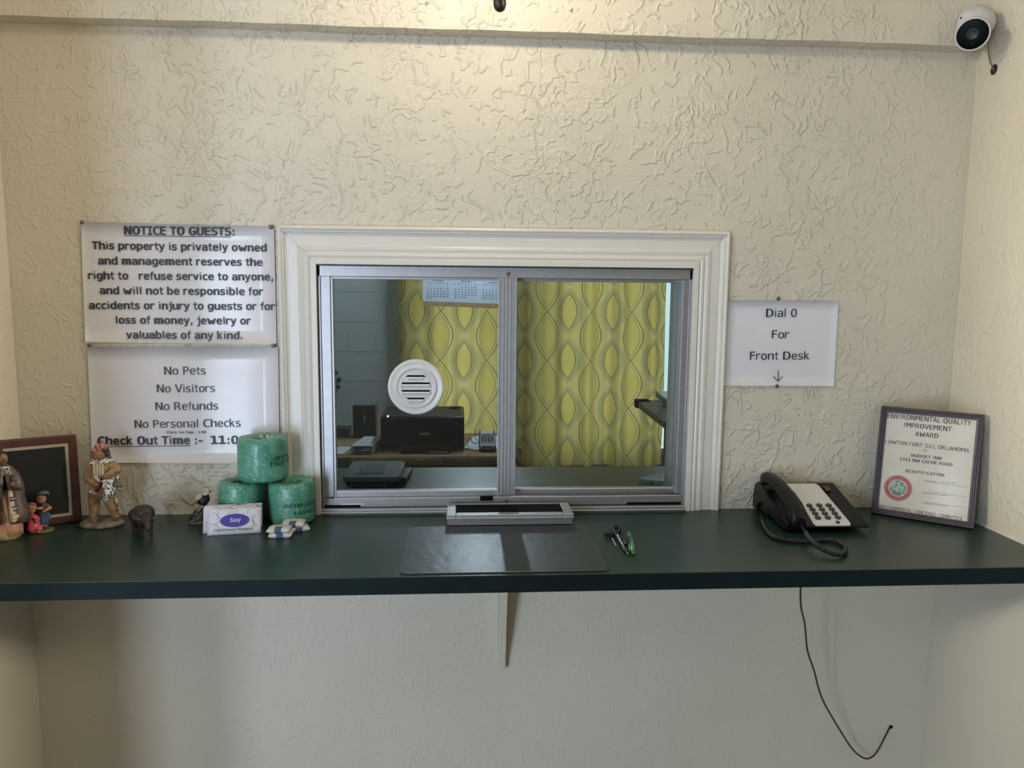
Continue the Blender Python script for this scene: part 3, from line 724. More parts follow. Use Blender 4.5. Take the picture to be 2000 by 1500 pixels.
MB().lathe([(.0048, -.003), (.0048, .0004), (.0038, .0016), (.0008, .0018)], n=18, M=M).build('key', 'key', ph)
MT['red_light'] = mat('dark_red_lens', (.09, .008, .01), .25, coat=.5)
q = [pp(x, y, Pd+nd*.004, nd) for x, y in ((1606, 949), (1617, 950.5), (1624, 958), (1614, 959))]
b = MB(); b.loft([[p-nd*.004 for p in q], [p+nd*.0015 for p in q]]); b.build('message_light', 'red_light', ph, bevel=.001)
# handset, an arched grip between ear and mouth pieces
b = MB(); ctr = []; N_ = 22
ya_, yb2 = Y0-.004, -.012
rings = []
for i in range(N_+1):
    t = i/N_; y = ya_+(yb2-ya_)*t
    base = ZC+.030+(.088-.030)*t
    arch = .020*math.sin(PI*t)**.9
    zt = base+.010+arch; th = .020 + .006*(abs(2*t-1)**3)
    wdt = .0205-.0030*math.sin(PI*t); 
    if t < .06: wdt *= .78+.22*(t/.06); th *= .75+.25*(t/.06)
    if t > .94: wdt *= .78+.22*((1-t)/.06); th *= .7+.3*((1-t)/.06)
    cx = X0+.0205+.0015*math.sin(PI*t)
    zb3 = zt-th-(.007 if (t < .22 or t > .78) else 0)
    ring = []
    for sx_, sz_ in ((-1, 0), (-1, .7), (-.75, 1), (0, 1.08), (.75, 1), (1, .7), (1, 0), (.85, -.1), (-.85, -.1)):
        ring.append((cx+wdt*sx_, y+(-.004 if sz_ > .5 and t < .5 else 0), zb3+(zt-zb3)*max(sz_, 0) if sz_ >= 0 else zb3))
    rings.append(ring)
b.loft(rings, smooth=True); hs = b.build('handset', 'black', ph, subsurf=1)
# coiled cord
def smooth_path(P, n=12):
    P = [Vector(p) for p in P]; out = []
    for i in range(len(P)-1):
        p0 = P[max(i-1, 0)]; p1 = P[i]; p2 = P[i+1]; p3 = P[min(i+2, len(P)-1)]
        for k in range(n):
            t = k/n; out.append(.5*((2*p1)+(p2-p0)*t+(2*p0-5*p1+4*p2-p3)*t*t+(3*p1-p0-3*p2+p3)*t**3))
    out.append(P[-1]); return out
def coil(path, R, pitch, r, b, seg=9):
    P = smooth_path(path, 30); L = [0]
    for a, c in zip(P[:-1], P[1:]): L.append(L[-1]+(c-a).length)
    tot = L[-1]; m = int(tot/pitch*seg); out = []; j = 0
    for i in range(m+1):
        s = tot*i/m
        while j < len(L)-2 and L[j+1] < s: j += 1
        f = (s-L[j])/max(L[j+1]-L[j], 1e-9); p = P[j].lerp(P[j+1], f); t = (P[j+1]-P[j]).normalized()
        a = t.cross(Vector((0, 0, 1))); a = a.normalized() if a.length > .05 else Vector((1, 0, 0)); c = a.cross(t)
        an = 2*PI*i/seg; out.append(p+(a*math.cos(an)+c*math.sin(an))*R)
    b.tube(out, r, 5)
MT['cord'] = mat('black_cord', (.010, .010, .011), .28, coat=.3)
def g_(px, py, h=.0062): return zp(px, py, ZC+h)
b = MB()
coil([g_(1489, 1018), g_(1493, 1030), g_(1504, 1043), g_(1520, 1052), g_(1545, 1056), g_(1573, 1057), g_(1600, 1055), g_(1625, 1055), g_(1645, 1062), g_(1652, 1073, .008), g_(1643, 1082, .0075), g_(1626, 1081, .009), g_(1608, 1073, .013), g_(1592, 1062, .018), g_(1578, 1048, .022), g_(1573, 1040, .022)], .0042, .0030, .0014, b)
b.tube([g_(1573, 1040, .024), g_(1568, 1032, .028), (X0+.0215, Y0+.004, ZC+.031)], .0016, 6)
b.tube([g_(1489, 1018), g_(1487, 1008, .012), (X0+.0, -.10, ZC+.012)], .0016, 6)
o = b.build('coiled_cord', 'cord', ph)

# line cable hanging below the counter, going into the wall
b = MB()
cab = [zp(1562, 1150, ZC-CT)+Vector((0, .05, -.0005)), wp(1564, 1180, -.33), wp(1572, 1220, -.27), wp(1577, 1270, -.20), wp(1590, 1310, -.15), wp(1606, 1365, -.10), wp(1640, 1425, -.06), wp(1665, 1463, -.04), wp(1686, 1480, -.03), wp(1700, 1480, -.03), wp(1713, 1468, -.025), wp(1728, 1440, -.015), wp(1738, 1420, .0)]
MT['grey_cable'] = mat('dark_grey_cable', (.035, .037, .04), .45)
cab[0] = Vector((wp(1562.5, 1150, -.36).x, -.36, ZC-CT-.0004))
o = b.tube(smooth_path(cab, 8), .0023, 8).build('telephone_cable', 'grey_cable', origin=cab[0]); tag(o, 'thin dark grey cable looping from the counter underside to the wall', 'cable')
b = MB(); hp = wp(1740, 1420, -.0006); b.lathe([(.0055, -.0008), (.0055, -.0002), (.0005, -.0003)], (hp.x, 0, hp.z), 14, 'y')
o = b.build('cable_grommet', 'matte_black', origin=hp); tag(o, 'small black hole plug where the telephone cable enters the wall', 'plug')

# ================================================================== AWARD IN FRAME
u = Vector((.78, -.626, 0)).normalized(); bk = Vector((.626, .78, 0)).normalized(); t_ = math.radians(9.5)
v = (Vector((0, 0, 1))*math.cos(t_)+bk*math.sin(t_)); nn = u.cross(v).normalized()
if nn.y > 0: nn = -nn
O = zp(1701, 1003, ZC)+Vector((0, 0, .0021)); AW, AH = .2235, .2712
aw = frame_thing('framed_award', 'framed Environmental Quality Improvement Award leaning in the right corner', 'picture frame', O, u, -nn, v)
MT['frame_brown'] = mat('dark_brown_moulding', (.060, .038, .042), .35, var=.2, nscale=50, bump=.05)
MT['award_paper'] = mat('cream_award_paper', (.60, .54, .46), .6, var=.04, nscale=12, c2=(.66, .61, .53), coat=.12, coatr=.08)
def fr_poly(pr, W, Hh, M4):
    """moulding: profile (inset, towards the reader) mitred round a rectangle, as four rails"""
    out = []
    cor = lambda k: [(k, k), (W-k, k), (W-k, Hh-k), (k, Hh-k)]
    for s in range(4):
        r0 = []; r1 = []
        for k, h in pr:
            c = cor(k); a, b_ = c[s], c[(s+1) % 4]
            r0.append(M4 @ Vector((a[0], -h, a[1]))); r1.append(M4 @ Vector((b_[0], -h, b_[1])))
        out.append(MB().loft([r0, r1]))
    return out
MA = aw.matrix_basis.copy()
pr = [(0, -.012), (0, .002), (.002, .004), (.0045, .0042), (.0055, .0020), (.0070, .0030), (.0085, .0030), (.0095, .0008), (.0110, .0015), (.0125, .0012), (.0135, -.0012), (.0150, -.0012), (.0150, -.012)]
for m in fr_poly(pr, AW, AH, MA): m.build('frame_rail', 'frame_brown', aw)
MB().box(.012, AW-.012, .006, .011, .012, AH-.012, MA).build('backing', 'matte_black', aw)
MB().box(.0145, AW-.0145, .0042, .0050, .0145, AH-.0145, MA).build('certificate', 'award_paper', aw)
PA = MA @ Vector((0, .0041, 0))
def ap(px, py): return pp(px, py, PA, nn)
def al(mb, s, l, r, cap, bold=0, **k): text(mb, s, ap(*l), ap(*r), cap/835, nn, bold, **k)
b = MB()
al(b, 'ENVIRONMENTAL QUALITY', (1732.9, 815.8), (1896.7, 831.1), 9.6, .007)
al(b, 'IMPROVEMENT', (1765.9, 833.7), (1858.6, 842.7), 9.2, .009)
al(b, 'AWARD', (1787, 851.4), (1832.6, 855.9), 9.0, .010)
al(b, 'LAWTON FORT SILL OKLAHOMA', (1729.6, 865.3), (1892.4, 883.5), 7.6)
al(b, 'to', (1803, 881), (1810, 881.7), 5.2)
al(b, 'BUDGET INN', (1779.4, 891.8), (1838.6, 898.4), 6, .012)
al(b, '1411 NW CACHE ROAD', (1757.2, 898.7), (1859.8, 910.5), 6, .012)
al(b, 'BEAUTIFICATION', (1768.5, 922.1), (1843.8, 930.8), 5.6, .012)
al(b, 'ENVIRONMENTAL CONCERNS COMMITTEE', (1715.6, 991.4), (1879.4, 1017.4), 7)
for p, q in (((1805, 939.5), (1889, 951.6)), ((1804, 961), (1887, 970.6)), ((1802.5, 980), (1885, 991.5))): strip(b, ap(*p), ap(*q), .0005, nn)
b.build('lettering', 'ink', aw)
b = MB(); al(b, '27 OCT 86', (1839, 942.8), (1865, 944.8), 2.8); al(b, 'Presented', (1806, 939.3), (1827, 942.4), 2.6)
al(b, 'Mayor, City of Lawton', (1804.5, 964.5), (1849, 968.9), 2.4); al(b, 'Committee Chairman', (1802.5, 983.8), (1849, 989.8), 2.4)
sg = [(1811+i*1.1, 958+i*.16+3.0*math.sin(i*1.35)*math.exp(-i*.03)-(2 if i in (0, 1, 15) else 0)) for i in range(36)]
poly(b, [ap(*p) for p in sg], .0003, nn); b.build('small_print', 'ink_grey', aw)
MT['seal_red'] = mat('seal_red', (.38, .05, .06), .5); MT['seal_teal'] = mat('seal_teal', (.10, .20, .17), .5, c2=(.35, .42, .36), thr=(.45, .55), nscale=150); MT['seal_white'] = mat('seal_cream', (.62, .58, .5), .5)
Cs = ap(1753.7, 953.3)
def disc(r0, r1, lift, mname, nm, par):
    b = MB(); n = 48; vs = []
    for r in (r0, r1):
        for k in range(n): vs.append(Cs+(u*math.cos(2*PI*k/n)+v*math.sin(2*PI*k/n))*r+nn*lift)
    fs = [[k, (k+1) % n, n+(k+1) % n, n+k] for k in range(n)]; b.add(vs, fs); return b.build(nm, mname, par)
RS = .0322
seal = disc(.0001, RS, .0003, 'seal_white', 'city_seal', aw)
disc(RS*.955, RS*.985, .0005, 'ink', 'outline', seal); disc(RS*.66, RS*.93, .0005, 'seal_red', 'ring', seal); disc(.0001, RS*.60, .0005, 'seal_teal', 'centre', seal)
b = MB(); rr = RS*.755
def arc_text(s, a0, a1, inward=False):
    n_ = len(s)
    for i, ch in enumerate(s):
        if ch == ' ': continue
        a = a0+(a1-a0)*(i+.5)/n_; rd = u*math.cos(a)+v*math.sin(a); tg = (u*math.sin(a)-v*math.cos(a))*(-1 if inward else 1)
        c = Cs+rd*rr+nn*.0008; h = .0030; wd = .0017
        base = c+(rd*-.0003 if not inward else rd*.0030)
        text(b, ch, base-tg*wd/2, base+tg*wd/2, h, nn, .01, up=(rd if not inward else -rd))
arc_text('THE CITY OF LAWTON', math.radians(205), math.radians(-25)); arc_text('OKLAHOMA', math.radians(222), math.radians(318), True)
b.build('seal_lettering', 'seal_white', seal)
b = MB(); strip(b, Cs+v*.012+nn*.0003, Cs-v*.010+nn*.0003, .0012, nn, .0005); b.build('seal_spire', 'seal_white', seal)

# ================================================================== PLAQUE AT LEFT
u2 = Vector((.872, .489, 0)).normalized(); bk2 = Vector((-.489, .872, 0)).normalized(); t2 = math.radians(6.5)
v2 = Vector((0, 0, 1))*math.cos(t2)+bk2*math.sin(t2); nn2 = u2.cross(v2); nn2 = -nn2 if nn2.y > 0 else nn2
BRp = zp(161, 1019, ZC); PW_, PH_ = .1660, .2065
O2 = BRp-u2*PW_+Vector((0, -.001, .0015))
pq = frame_thing('plaque', 'dark wooden award plaque with black plate leaning behind the figurines', 'plaque', O2, u2, -nn2, v2)
MP = pq.matrix_basis.copy()
MT['plaque_wood'] = mat('mahogany_wood', (.075, .022, .020), .35, var=.3, nscale=18, c2=(.11, .035, .03), coat=.2)
MT['brass_pale'] = mat('pale_brass_border', (.50, .42, .33), .4, metal=.4); MT['plate_black'] = mat('black_plate', (.012, .013, .014), .3)
b = MB(); b.loft([[MP @ Vector((x, .012, z)) for x, z in rrect(0, PW_, 0, PH_, .002, 2)], [MP @ Vector((x, .002, z)) for x, z in rrect(0, PW_, 0, PH_, .002, 2)], [MP @ Vector((x, 0, z)) for x, z in rrect(.004, PW_-.004, .004, PH_-.004, .002, 2)]])
b.build('board', 'plaque_wood', pq)
MB().box(.020, PW_-.0185, -.0012, -.0001, .018, PH_-.020, MP).build('border_plate', 'brass_pale', pq)
MB().box(.0265, PW_-.0250, -.0020, -.0013, .0245, PH_-.0265, MP).build('black_plate', 'plate_black', pq)
MT['etch'] = mat('faint_etching', (.045, .045, .045), .5)
b = MB(); rnd = random.Random(3); o3 = MP @ Vector((0, -.0021, 0))
for k, (a0, a1) in enumerate(((.040, .095), (.048, .085), (.045, .110), (.050, .090), (.042, .112), (.055, .10), (.05, .098), (.058, .094))):
    z = PH_-.045-k*.014; x = a0
    while x < a1:
        l = rnd.uniform(.003, .009); zz0 = z+rnd.uniform(-.0003, .0003)
        pts_ = [MP @ Vector((x+l*j/6, -.0021, zz0+.0012*(j % 2))) for j in range(7)]
        poly(b, pts_, .0004, nn2); x += l+.002
b.build('etched_lines', 'etch', pq)

# ================================================================== TOILET ROLLS
def wrap_mat():
    m, nt, bs = new_mat('green_paper_wrap')
    tc = N(nt, 'ShaderNodeTexCoord'); P = tc.outputs['Object']
    vo = N(nt, 'ShaderNodeTexVoronoi', i={'Scale': 105.0, 'Vector': P})
    dot = mth(nt, 'LESS_THAN', vo.outputs['Distance'], .24)
    nz = N(nt, 'ShaderNodeTexNoise', i={'Scale': 28.0, 'Detail': 3.0, 'Vector': P})
    cr = N(nt, 'ShaderNodeValToRGB', i={0: nz.outputs[0]}); cr.color_ramp.elements[0].color = (.065, .25, .165, 1); cr.color_ramp.elements[1].color = (.11, .34, .235, 1)
    cr.color_ramp.elements[0].position = .35; cr.color_ramp.elements[1].position = .65
    mx = N(nt, 'ShaderNodeMix', data_type='RGBA'); nt.links.new(mth(nt, 'MULTIPLY', dot, .55), mx.inputs[0]); nt.links.new(cr.outputs[0], mx.inputs[6]); mx.inputs[7].default_value = (.30, .55, .42, 1)
    nt.links.new(mx.outputs[2], bs.inputs['Base Color']); bs.inputs['Roughness'].default_value = .36; bs.inputs['Coat Weight'].default_value = .25; bs.inputs['Coat Roughness'].default_value = .2
    st = N(nt, 'ShaderNodeMapping', i={'Vector': P, 'Scale': (1, 1, 2.2), 'Rotation': (.4, .3, 0)})
    n2 = N(nt, 'ShaderNodeTexNoise', i={'Scale': 32.0, 'Detail': 3.0, 'Distortion': 1.2, 'Vector': st.outputs[0]})
    bp = N(nt, 'ShaderNodeBump', i={'Strength': .8, 'Distance': .004, 'Height': mth(nt, 'ABSOLUTE', mth(nt, 'SUBTRACT', n2.outputs[0], .5))})
    nt.links.new(bp.outputs[0], bs.inputs['Normal']); return m
MT['wrap'] = wrap_mat(); MT['wrap_ink'] = mat('dark_green_print', (.010, .055, .04), .5); MT['tissue'] = mat('white_tissue', (.7, .7, .68), .9)
def roll(label, cx, cy, z0, R, Hh, seed, flip, a_txt, hole=.38):
    r = thing('toilet_roll', label, 'toilet roll', (cx, cy, z0), 0, 'green wrapped toilet rolls stacked in a pyramid')
    rn = random.Random(seed); b = MB(); n = 72
    prof = [(.02, .004), (R*.80, .0006), (R*.93, .003), (R*.985, .009), (R, .02), (R*1.005, Hh*.35), (R*.995, Hh*.65), (R, Hh*.85), (R*.985, Hh*.94), (R*.92, Hh*.985), (R*.78, Hh), (R*.60, Hh*.992), (R*.45, Hh*.98), (R*hole+.002, Hh*.965), (R*hole*.92, Hh*.90), (R*hole*.88, Hh*.55), (.003, Hh*.52)]
    rings = []
    for q, (rad, z) in enumerate(prof):
        ring = []
        for k in range(n):
            a = 2*PI*k/n; p = Vector((math.cos(a)*2.2, math.sin(a)*2.2, z*30+seed))
            wob = noise.noise(p)*.0020 + noise.noise(p*3.1)*.0009
            if q >= 10: wob += .0022*noise.noise(Vector((a*3.5, seed, q*.3)))
            rr_ = rad+(wob if rad > .01 else 0); zz_ = z+(abs(noise.noise(p*2))*.004 if q > 8 and q < 14 else 0)
            if q == 0: zz_ = .004
            ring.append((cx+rr_*math.cos(a), cy+rr_*math.sin(a), z0+max(zz_, .0003)))
        rings.append(ring)
    b.loft(rings, smooth=True); b.build('wrapper', 'wrap', r)
    # print, bent round the roll
    b = MB()
    def ct_(s, ang, z, cap, adv, bold=0):
        vs, fs = glyphs(s, bold); x0 = min(q.x for q in vs); x1 = max(q.x for q in vs); sc_ = cap/CAPH
        out = []
        for q in vs:
            x = (q.x-(x0+x1)/2)*sc_*adv; y = q.y*sc_
            if flip: x, y = -x, -y
            a = ang+x/(R*1.02); rad = R*1.03+.0006
            out.append((cx+rad*math.sin(a), cy-rad*math.cos(a), z0+z+y))
        b.add(out, fs)
    zt = Hh*.44
    if flip: ct_('green', a_txt+.12, zt-.006, .0105, 1.25); ct_('heritage', a_txt, zt+.012, .0105, 1.3)
    else: ct_('green', a_txt, zt+.010, .0105, 1.25); ct_('heritage', a_txt+.22, zt-.004, .0105, 1.3); 
    b.build('wrapper_print', 'wrap_ink', r)
    return r
roll('green wrapped toilet roll, left one of the bottom pair', -.5165, -.0620, ZC+.0002, .0520, .0985, 11, True, .40)
roll('green wrapped toilet roll, right one of the bottom pair', -.3985, -.0680, ZC+.0002, .0530, .0985, 5, True, .82)
top = roll('green wrapped toilet roll resting on top of the other two', -.4640, -.0650, ZC+.1035, .0570, .1010, 23, False, 1.22)
b = MB(); rn = random.Random(4); hc = Vector((-.4600, -.070, ZC+.1035+.097))
for k in range(7):
    a = k*.9; p = hc+Vector((.010*math.cos(a), .008*math.sin(a), 0)); q = p+Vector((.012*math.cos(a+.5), .008*math.sin(a+.5), .004+.004*rn.random())); s_ = Vector((-math.sin(a), math.cos(a), .3))*.004
    b.add([p-s_, q-s_*.4, q+s_, p+s_], [[0, 1, 2, 3]])
b.build('torn_tissue', 'tissue', top)

# ================================================================== SHAMPOO SACHETS
MT['sachet'] = mat('white_foil_sachet', (.66, .66, .74), .35, var=.02, bump=.2, bscale=35, bdist=.003); MT['sachet_blue'] = mat('violet_blue_print', (.055, .055, .33), .4); MT['white_print'] = mat('white_print', (.75, .75, .8), .5)
MT['sachet_line'] = mat('blue_black_print', (.03, .03, .07), .4)
def sachet(label, cpx, tilt, zt, dx=0, art=True, ydel=0):
    BL, BR = zp(*cpx[0], ZC+.0006), zp(*cpx[1], ZC+.0006)
    BL.y += ydel; BR.y += ydel
    uu = (BR-BL).normalized(); W = (BR-BL).length; bk_ = Vector((-uu.y, uu.x, 0)); tt = math.radians(tilt)
    vv = Vector((0, 0, 1))*math.cos(tt)+bk_*math.sin(tt); n_ = uu.cross(vv); n_ = -n_ if n_.y > 0 else n_
    s = frame_thing('sachet', label, 'sachet', BL, uu, -n_, vv, 'white shampoo sachets propped against the rolls'); Mx = s.matrix_basis.copy()
    Hh = zt; b = MB(); nx, nz_ = 14, 8; front = []; back = []
    for j in range(nz_+1):
        for i in range(nx+1):
            s1, s2 = i/nx, j/nz_; e = min(s1, 1-s1)*2*4; f = min(s2, 1-s2)*2*3; th = .0022*min(1, max(0, e-.35))*min(1, max(0, f-.35))+.0003
            wv = .0012*math.sin(s1*9+s2*4)
            front.append(Mx @ Vector((W*s1, -th+wv*.3, Hh*s2))); back.append(Mx @ Vector((W*s1, th+wv*.3, Hh*s2)))
    m = (nx+1)*(nz_+1); b.v = front+back; st = nx+1
    for j in range(nz_):
        for i in range(nx):
            a = j*st+i; b.f.append([a, a+1, a+st+1, a+st]); b.f.append([m+a+st, m+a+st+1, m+a+1, m+a])
    ed = list(range(nx+1))+[(j+1)*st-1 for j in range(1, nz_+1)]+[nz_*st+i for i in range(nx-1, -1, -1)]+[j*st for j in range(nz_-1, 0, -1)]
    for a, c in zip(ed, ed[1:]+ed[:1]): b.f.append([a, m+a, m+c, c])
    b.sm = [True]*len(b.f); b.build('packet', 'sachet', s)
    P = lambda x, z, l=.0032: Mx @ Vector((W*x, -l, Hh*z))
    if art:
        b = MB(); n = 40; c = P(.51, .52, .0030); b.add([c+uu*(.0315*math.cos(2*PI*k/n))+vv*(.0148*math.sin(2*PI*k/n)) for k in range(n)], [list(range(n))])
        b.build('blue_oval', 'sachet_blue', s)
        b = MB(); text(b, 'Savy', P(.42, .47, .0034), P(.63, .47, .0034), .0085, n_, .012, .35); b.build('brand_lettering', 'white_print', s)
        b = MB(); text(b, 'Conditioning Shampoo', P(.12, .13, .0030), P(.86, .13, .0030), .0062, n_, -.003, .45); b.build('script_lettering', 'sachet_line', s)
    b = MB()
    def sw(cx, cz, r0, r1, a0, a1, th=.0005):
        pts_ = []
        for k in range(25):
            t = k/24; a = a0+(a1-a0)*t; r = r0+(r1-r0)*t; pts_.append(P(cx, cz, .0027)+uu*(r*math.cos(a))+vv*(r*math.sin(a)))
        poly(b, pts_, th, n_)
    sw(.24, .84, .004, .016, 2.5, 6.2); sw(.45, .80, .014, .004, -.3, 3.6); sw(.86, .78, .008, .014, .2, 3.3); sw(.10, .55, .010, .018, -1.2, 1.7); sw(.10, .20, .012, .014, -.4, 2.0); sw(.97, .45, .016, .012, 1.8, 4.3); sw(.80, .32, .004, .013, -1, 1.5); sw(.62, .93, .016, .01, 3.3, 5.6)
    for cx, cz in ((.17, .60), (.82, .65), (.97, .80), (.24, .985)):
        b.add([P(cx, cz, .0029)+uu*(.0009*math.cos(k*PI/5))+vv*(.0009*math.sin(k*PI/5)) for k in range(10)], [list(range(10))])
    b.build('swirl_print', 'sachet_line', s)
    return s
sachet('front white shampoo sachet with blue oval, leaning before the rolls', [(404.5, 1046.5), (509.5, 1040.5)], 22, .0585)
sachet('white shampoo sachet peeking out at left behind the front sachet', [(395.0, 1043.5), (500, 1037.5)], 21, .0595, art=False, ydel=.004)
sachet('rearmost white shampoo sachet showing above the other two', [(401, 1035), (513, 1028.5)], 7, .0560, art=False, ydel=-.001)

# ================================================================== SOAP PACKETS
MT['soap_white'] = mat('white_wrapped_soap', (.68, .64, .61), .45, var=.03, bump=.5, bscale=40, bdist=.004); MT['soap_blue'] = mat('slate_blue_band', (.07, .11, .20), .45); MT['soap_print'] = mat('pale_gold_print', (.55, .56, .45), .5)
def soap(label, c, ang, pitch=0):
    s = thing('soap_packet', label, 'soap', (0, 0, 0), 0, 'white soap packets piled on the counter'); s.location = c; s.rotation_euler = (pitch, 0, ang)
    L_, W_, T_ = .050, .036, .0098
    def prof(x):
        e = abs(x)/(L_/2)
        if e > .80: return W_/2*(1.0+.10*(e-.8)/.2), T_*(.42-.32*(e-.8)/.2)
        return W_/2*(1-.04*e), T_*(.5-.08*e**4)
    b = MB(); rings = []
    for i in range(23):
        x = -L_/2+L_*i/22; hw, ht = prof(x); zc = T_*.5; wob = .0006*math.sin(i*2.1)
        rings.append([(x, hw*a_, zc+ht*c_+(wob if abs(x) > L_*.4 else 0)) for a_, c_ in ((-1, -.6), (-.9, -1), (0, -1.0), (.9, -1), (1, -.6), (1, .6), (.9, 1), (0, 1.05), (-.9, 1), (-1, .6))])
    b.loft(rings, smooth=True); b.build('wrapper', 'soap_white', s, world=False)
    b = MB(); rings = []
    for x in (-.0075, .0075):
        hw, ht = prof(x); hw += .0003; ht += .0003
        rings.append([(x, hw*a_, T_*.5+ht*c_) for a_, c_ in ((-1, -.6), (-.9, -1), (-.55, -1.03), (-.55, -.98), (-.88, -.9), (-.96, -.5), (-.96, .6), (-.86, .93), (-.1, 1.0), (-.1, 1.06), (-.9, 1.02), (-1, .62))][::1])
    b.loft(rings); b.build('blue_band', 'soap_blue', s, world=False)
    b = MB(); n = 24; b.add([(.0085*math.cos(2*PI*k/n), .004+.0062*math.sin(2*PI*k/n), T_+.0012) for k in range(n)], [list(range(n))]); b.build('oval_print', 'soap_print', s, world=False)
    return s
c = zp(549, 1047, ZC)
soap('white wrapped soap with blue band, lowest at the front of the pile', (c.x, c.y, ZC+.0004), .04)
soap('white wrapped soap with blue band, lying on the front one', (c.x-.004, c.y+.003, ZC+.0108), .02, 0)
c = zp(580, 1038, ZC); soap('white wrapped soap sticking out at the back right of pile', (c.x, c.y+.010, ZC+.0004), .35)
soap('topmost white wrapped soap, at the back against the toilet roll', (c.x-.010, c.y+.012, ZC+.0112), .03, .10)

# ================================================================== PENS
MT['pen_black'] = mat('glossy_black_pen', (.010, .010, .012), .25, coat=.6); MT['pen_green'] = mat('clear_green_plastic', (.015, .20, .05), .2, coat=.5); MT['pen_grip'] = mat('frosted_green_grip', (.10, .24, .11), .5); MT['chrome'] = mat('chrome', (.75, .75, .75), .12, metal=1)
MT['pen_light'] = mat('pale_green_clip', (.30, .62, .36), .3)
def line_pts(a, c, ts): return [Vector(a).lerp(Vector(c), t) for t in ts]
pa, pb = zp(1197, 1034, ZC+.006), zp(1226.5, 1082.5, ZC+.0045)
pn = thing('black_pen', 'black ballpoint pen with coiled security cord on the counter', 'pen', ((pa.x+pb.x)/2, (pa.y+pb.y)/2, ZC))
MB().tube(line_pts(pa, pb, (0, .02, .5, .86, .93)), [.0035, .0045, .0048, .0040, .0030], 14).build('barrel', 'pen_black', pn)
MB().tube(line_pts(pa, pb, (.92, .96, 1.0)), [.0028, .0020, .0006], 10).build('tip', 'chrome', pn)
b = MB(); zz_ = Vector((0, 0, .0052)); b.tube([p+zz_ for p in line_pts(pa, pb, (.06, .12, .46, .5))], [.0009, .0012, .0012, .0006], 6); b.build('clip', 'chrome', pn)
b = MB(); coil([zp(1181, 1043, ZC+.006), zp(1190, 1045, ZC+.006), zp(1200, 1043, ZC+.007), zp(1210, 1036, ZC+.008), zp(1206, 1029, ZC+.008), zp(1198, 1031, ZC+.008), zp(1200, 1040, ZC+.009), zp(1209, 1049, ZC+.007), zp(1219, 1058, ZC+.006), zp(1222, 1066, ZC+.006)], .0040, .0032, .0012, b, 8); b.build('coiled_cord', 'cord', pn)
b = MB(); p0 = zp(1196, 1052, ZC+.003); p1 = zp(1203, 1066, ZC+.0028); b.tube([p0, p1], [.0030, .0018], 10); b.build('cord_end', 'alu', pn)
pa, pb = zp(1227.5, 1038, ZC+.0055), zp(1237.5, 1082, ZC+.0055)
pg = thing('green_pen', 'translucent green retractable pen lying right of the black pen', 'pen', ((pa.x+pb.x)/2, (pa.y+pb.y)/2, ZC))
MB().tube(line_pts(pa, pb, (.0, .06, .15, .30)), [.0006, .0026, .0044, .0052], 14).build('grip', 'pen_grip', pg)
MB().tube(line_pts(pa, pb, (.295, .6, .9, .955)), [.0050, .0050, .0055, .0046], 14).build('barrel', 'pen_green', pg)
MB().tube(line_pts(pa, pb, (.95, .99)), [.0030, .0026], 12).build('push_button', 'chrome', pg)
b = MB(); sx2 = Vector((-.0055, 0, .002)); b.tube([pa.lerp(pb, .92)+Vector((-.002, 0, .003)), pa.lerp(pb, .86)+sx2*1.1, pa.lerp(pb, .76)+sx2*1.2, pa.lerp(pb, .64)+sx2], [.0011, .0011, .0011, .0008], 6); b.build('clip', 'pen_light', pg)
b = MB(); b.tube([pa.lerp(pb, .34)+Vector((.0028, 0, .0040)), pa.lerp(pb, .85)+Vector((.0028, 0, .0043))], .0008, 6); b.build('refill_window', 'pen_light', pg)
# ================================================================== FIGURINES (resin, each joint placed at its own depth)
def rs(name, c, rough=.42, var=.22, ns=90, bump=.5, c2=None, thr=None): MT[name] = mat(name, c, rough, var=var, nscale=ns, bump=bump, bscale=260, bdist=.0012, c2=c2, thr=thr)
rs('tan_resin', (.30, .17, .07), c2=(.42, .27, .13)); rs('rock_resin', (.16, .12, .09), c2=(.34, .27, .20), ns=60, bump=1); rs('dark_hair', (.015, .012, .012)); rs('white_fur', (.05, .04, .04), c2=(.70, .66, .60), thr=(.42, .52), ns=190)
rs('feather_red', (.30, .05, .05), c2=(.60, .35, .28)); rs('feather_white', (.55, .50, .42)); rs('feather_dark', (.05, .02, .035)); rs('skin_resin', (.24, .12, .065)); rs('cream_resin', (.50, .40, .30)); rs('maroon_cloth', (.14, .02, .025))
rs('brown_cape', (.085, .060, .052), c2=(.13, .095, .082)); rs('peach_resin', (.45, .25, .16)); rs('ochre_rock', (.34, .24, .12), c2=(.48, .38, .22), ns=60, bump=1); rs('pink_resin', (.55, .08, .13), rough=.3); rs('blue_jean', (.03, .07, .17)); rs('blue_band', (.07, .15, .20)); rs('olive_base', (.13, .13, .05)); rs('bison_brown', (.016, .012, .011), rough=.5, c2=(.035, .021, .017)); rs('stripe_dark', (.05, .03, .05)); rs('stripe_lilac', (.36, .28, .34)); rs('grey_resin', (.10, .095, .09), c2=(.25, .24, .2)); rs('kid_skin', (.42, .22, .12), rough=.3, var=.05); rs('horn_resin', (.07, .06, .055))
def mkF(ox, oy, zoom, Y):
    def F(x, y, dy=0.0): return wp(ox+x/zoom, oy+y/zoom, Y+dy)
    return F
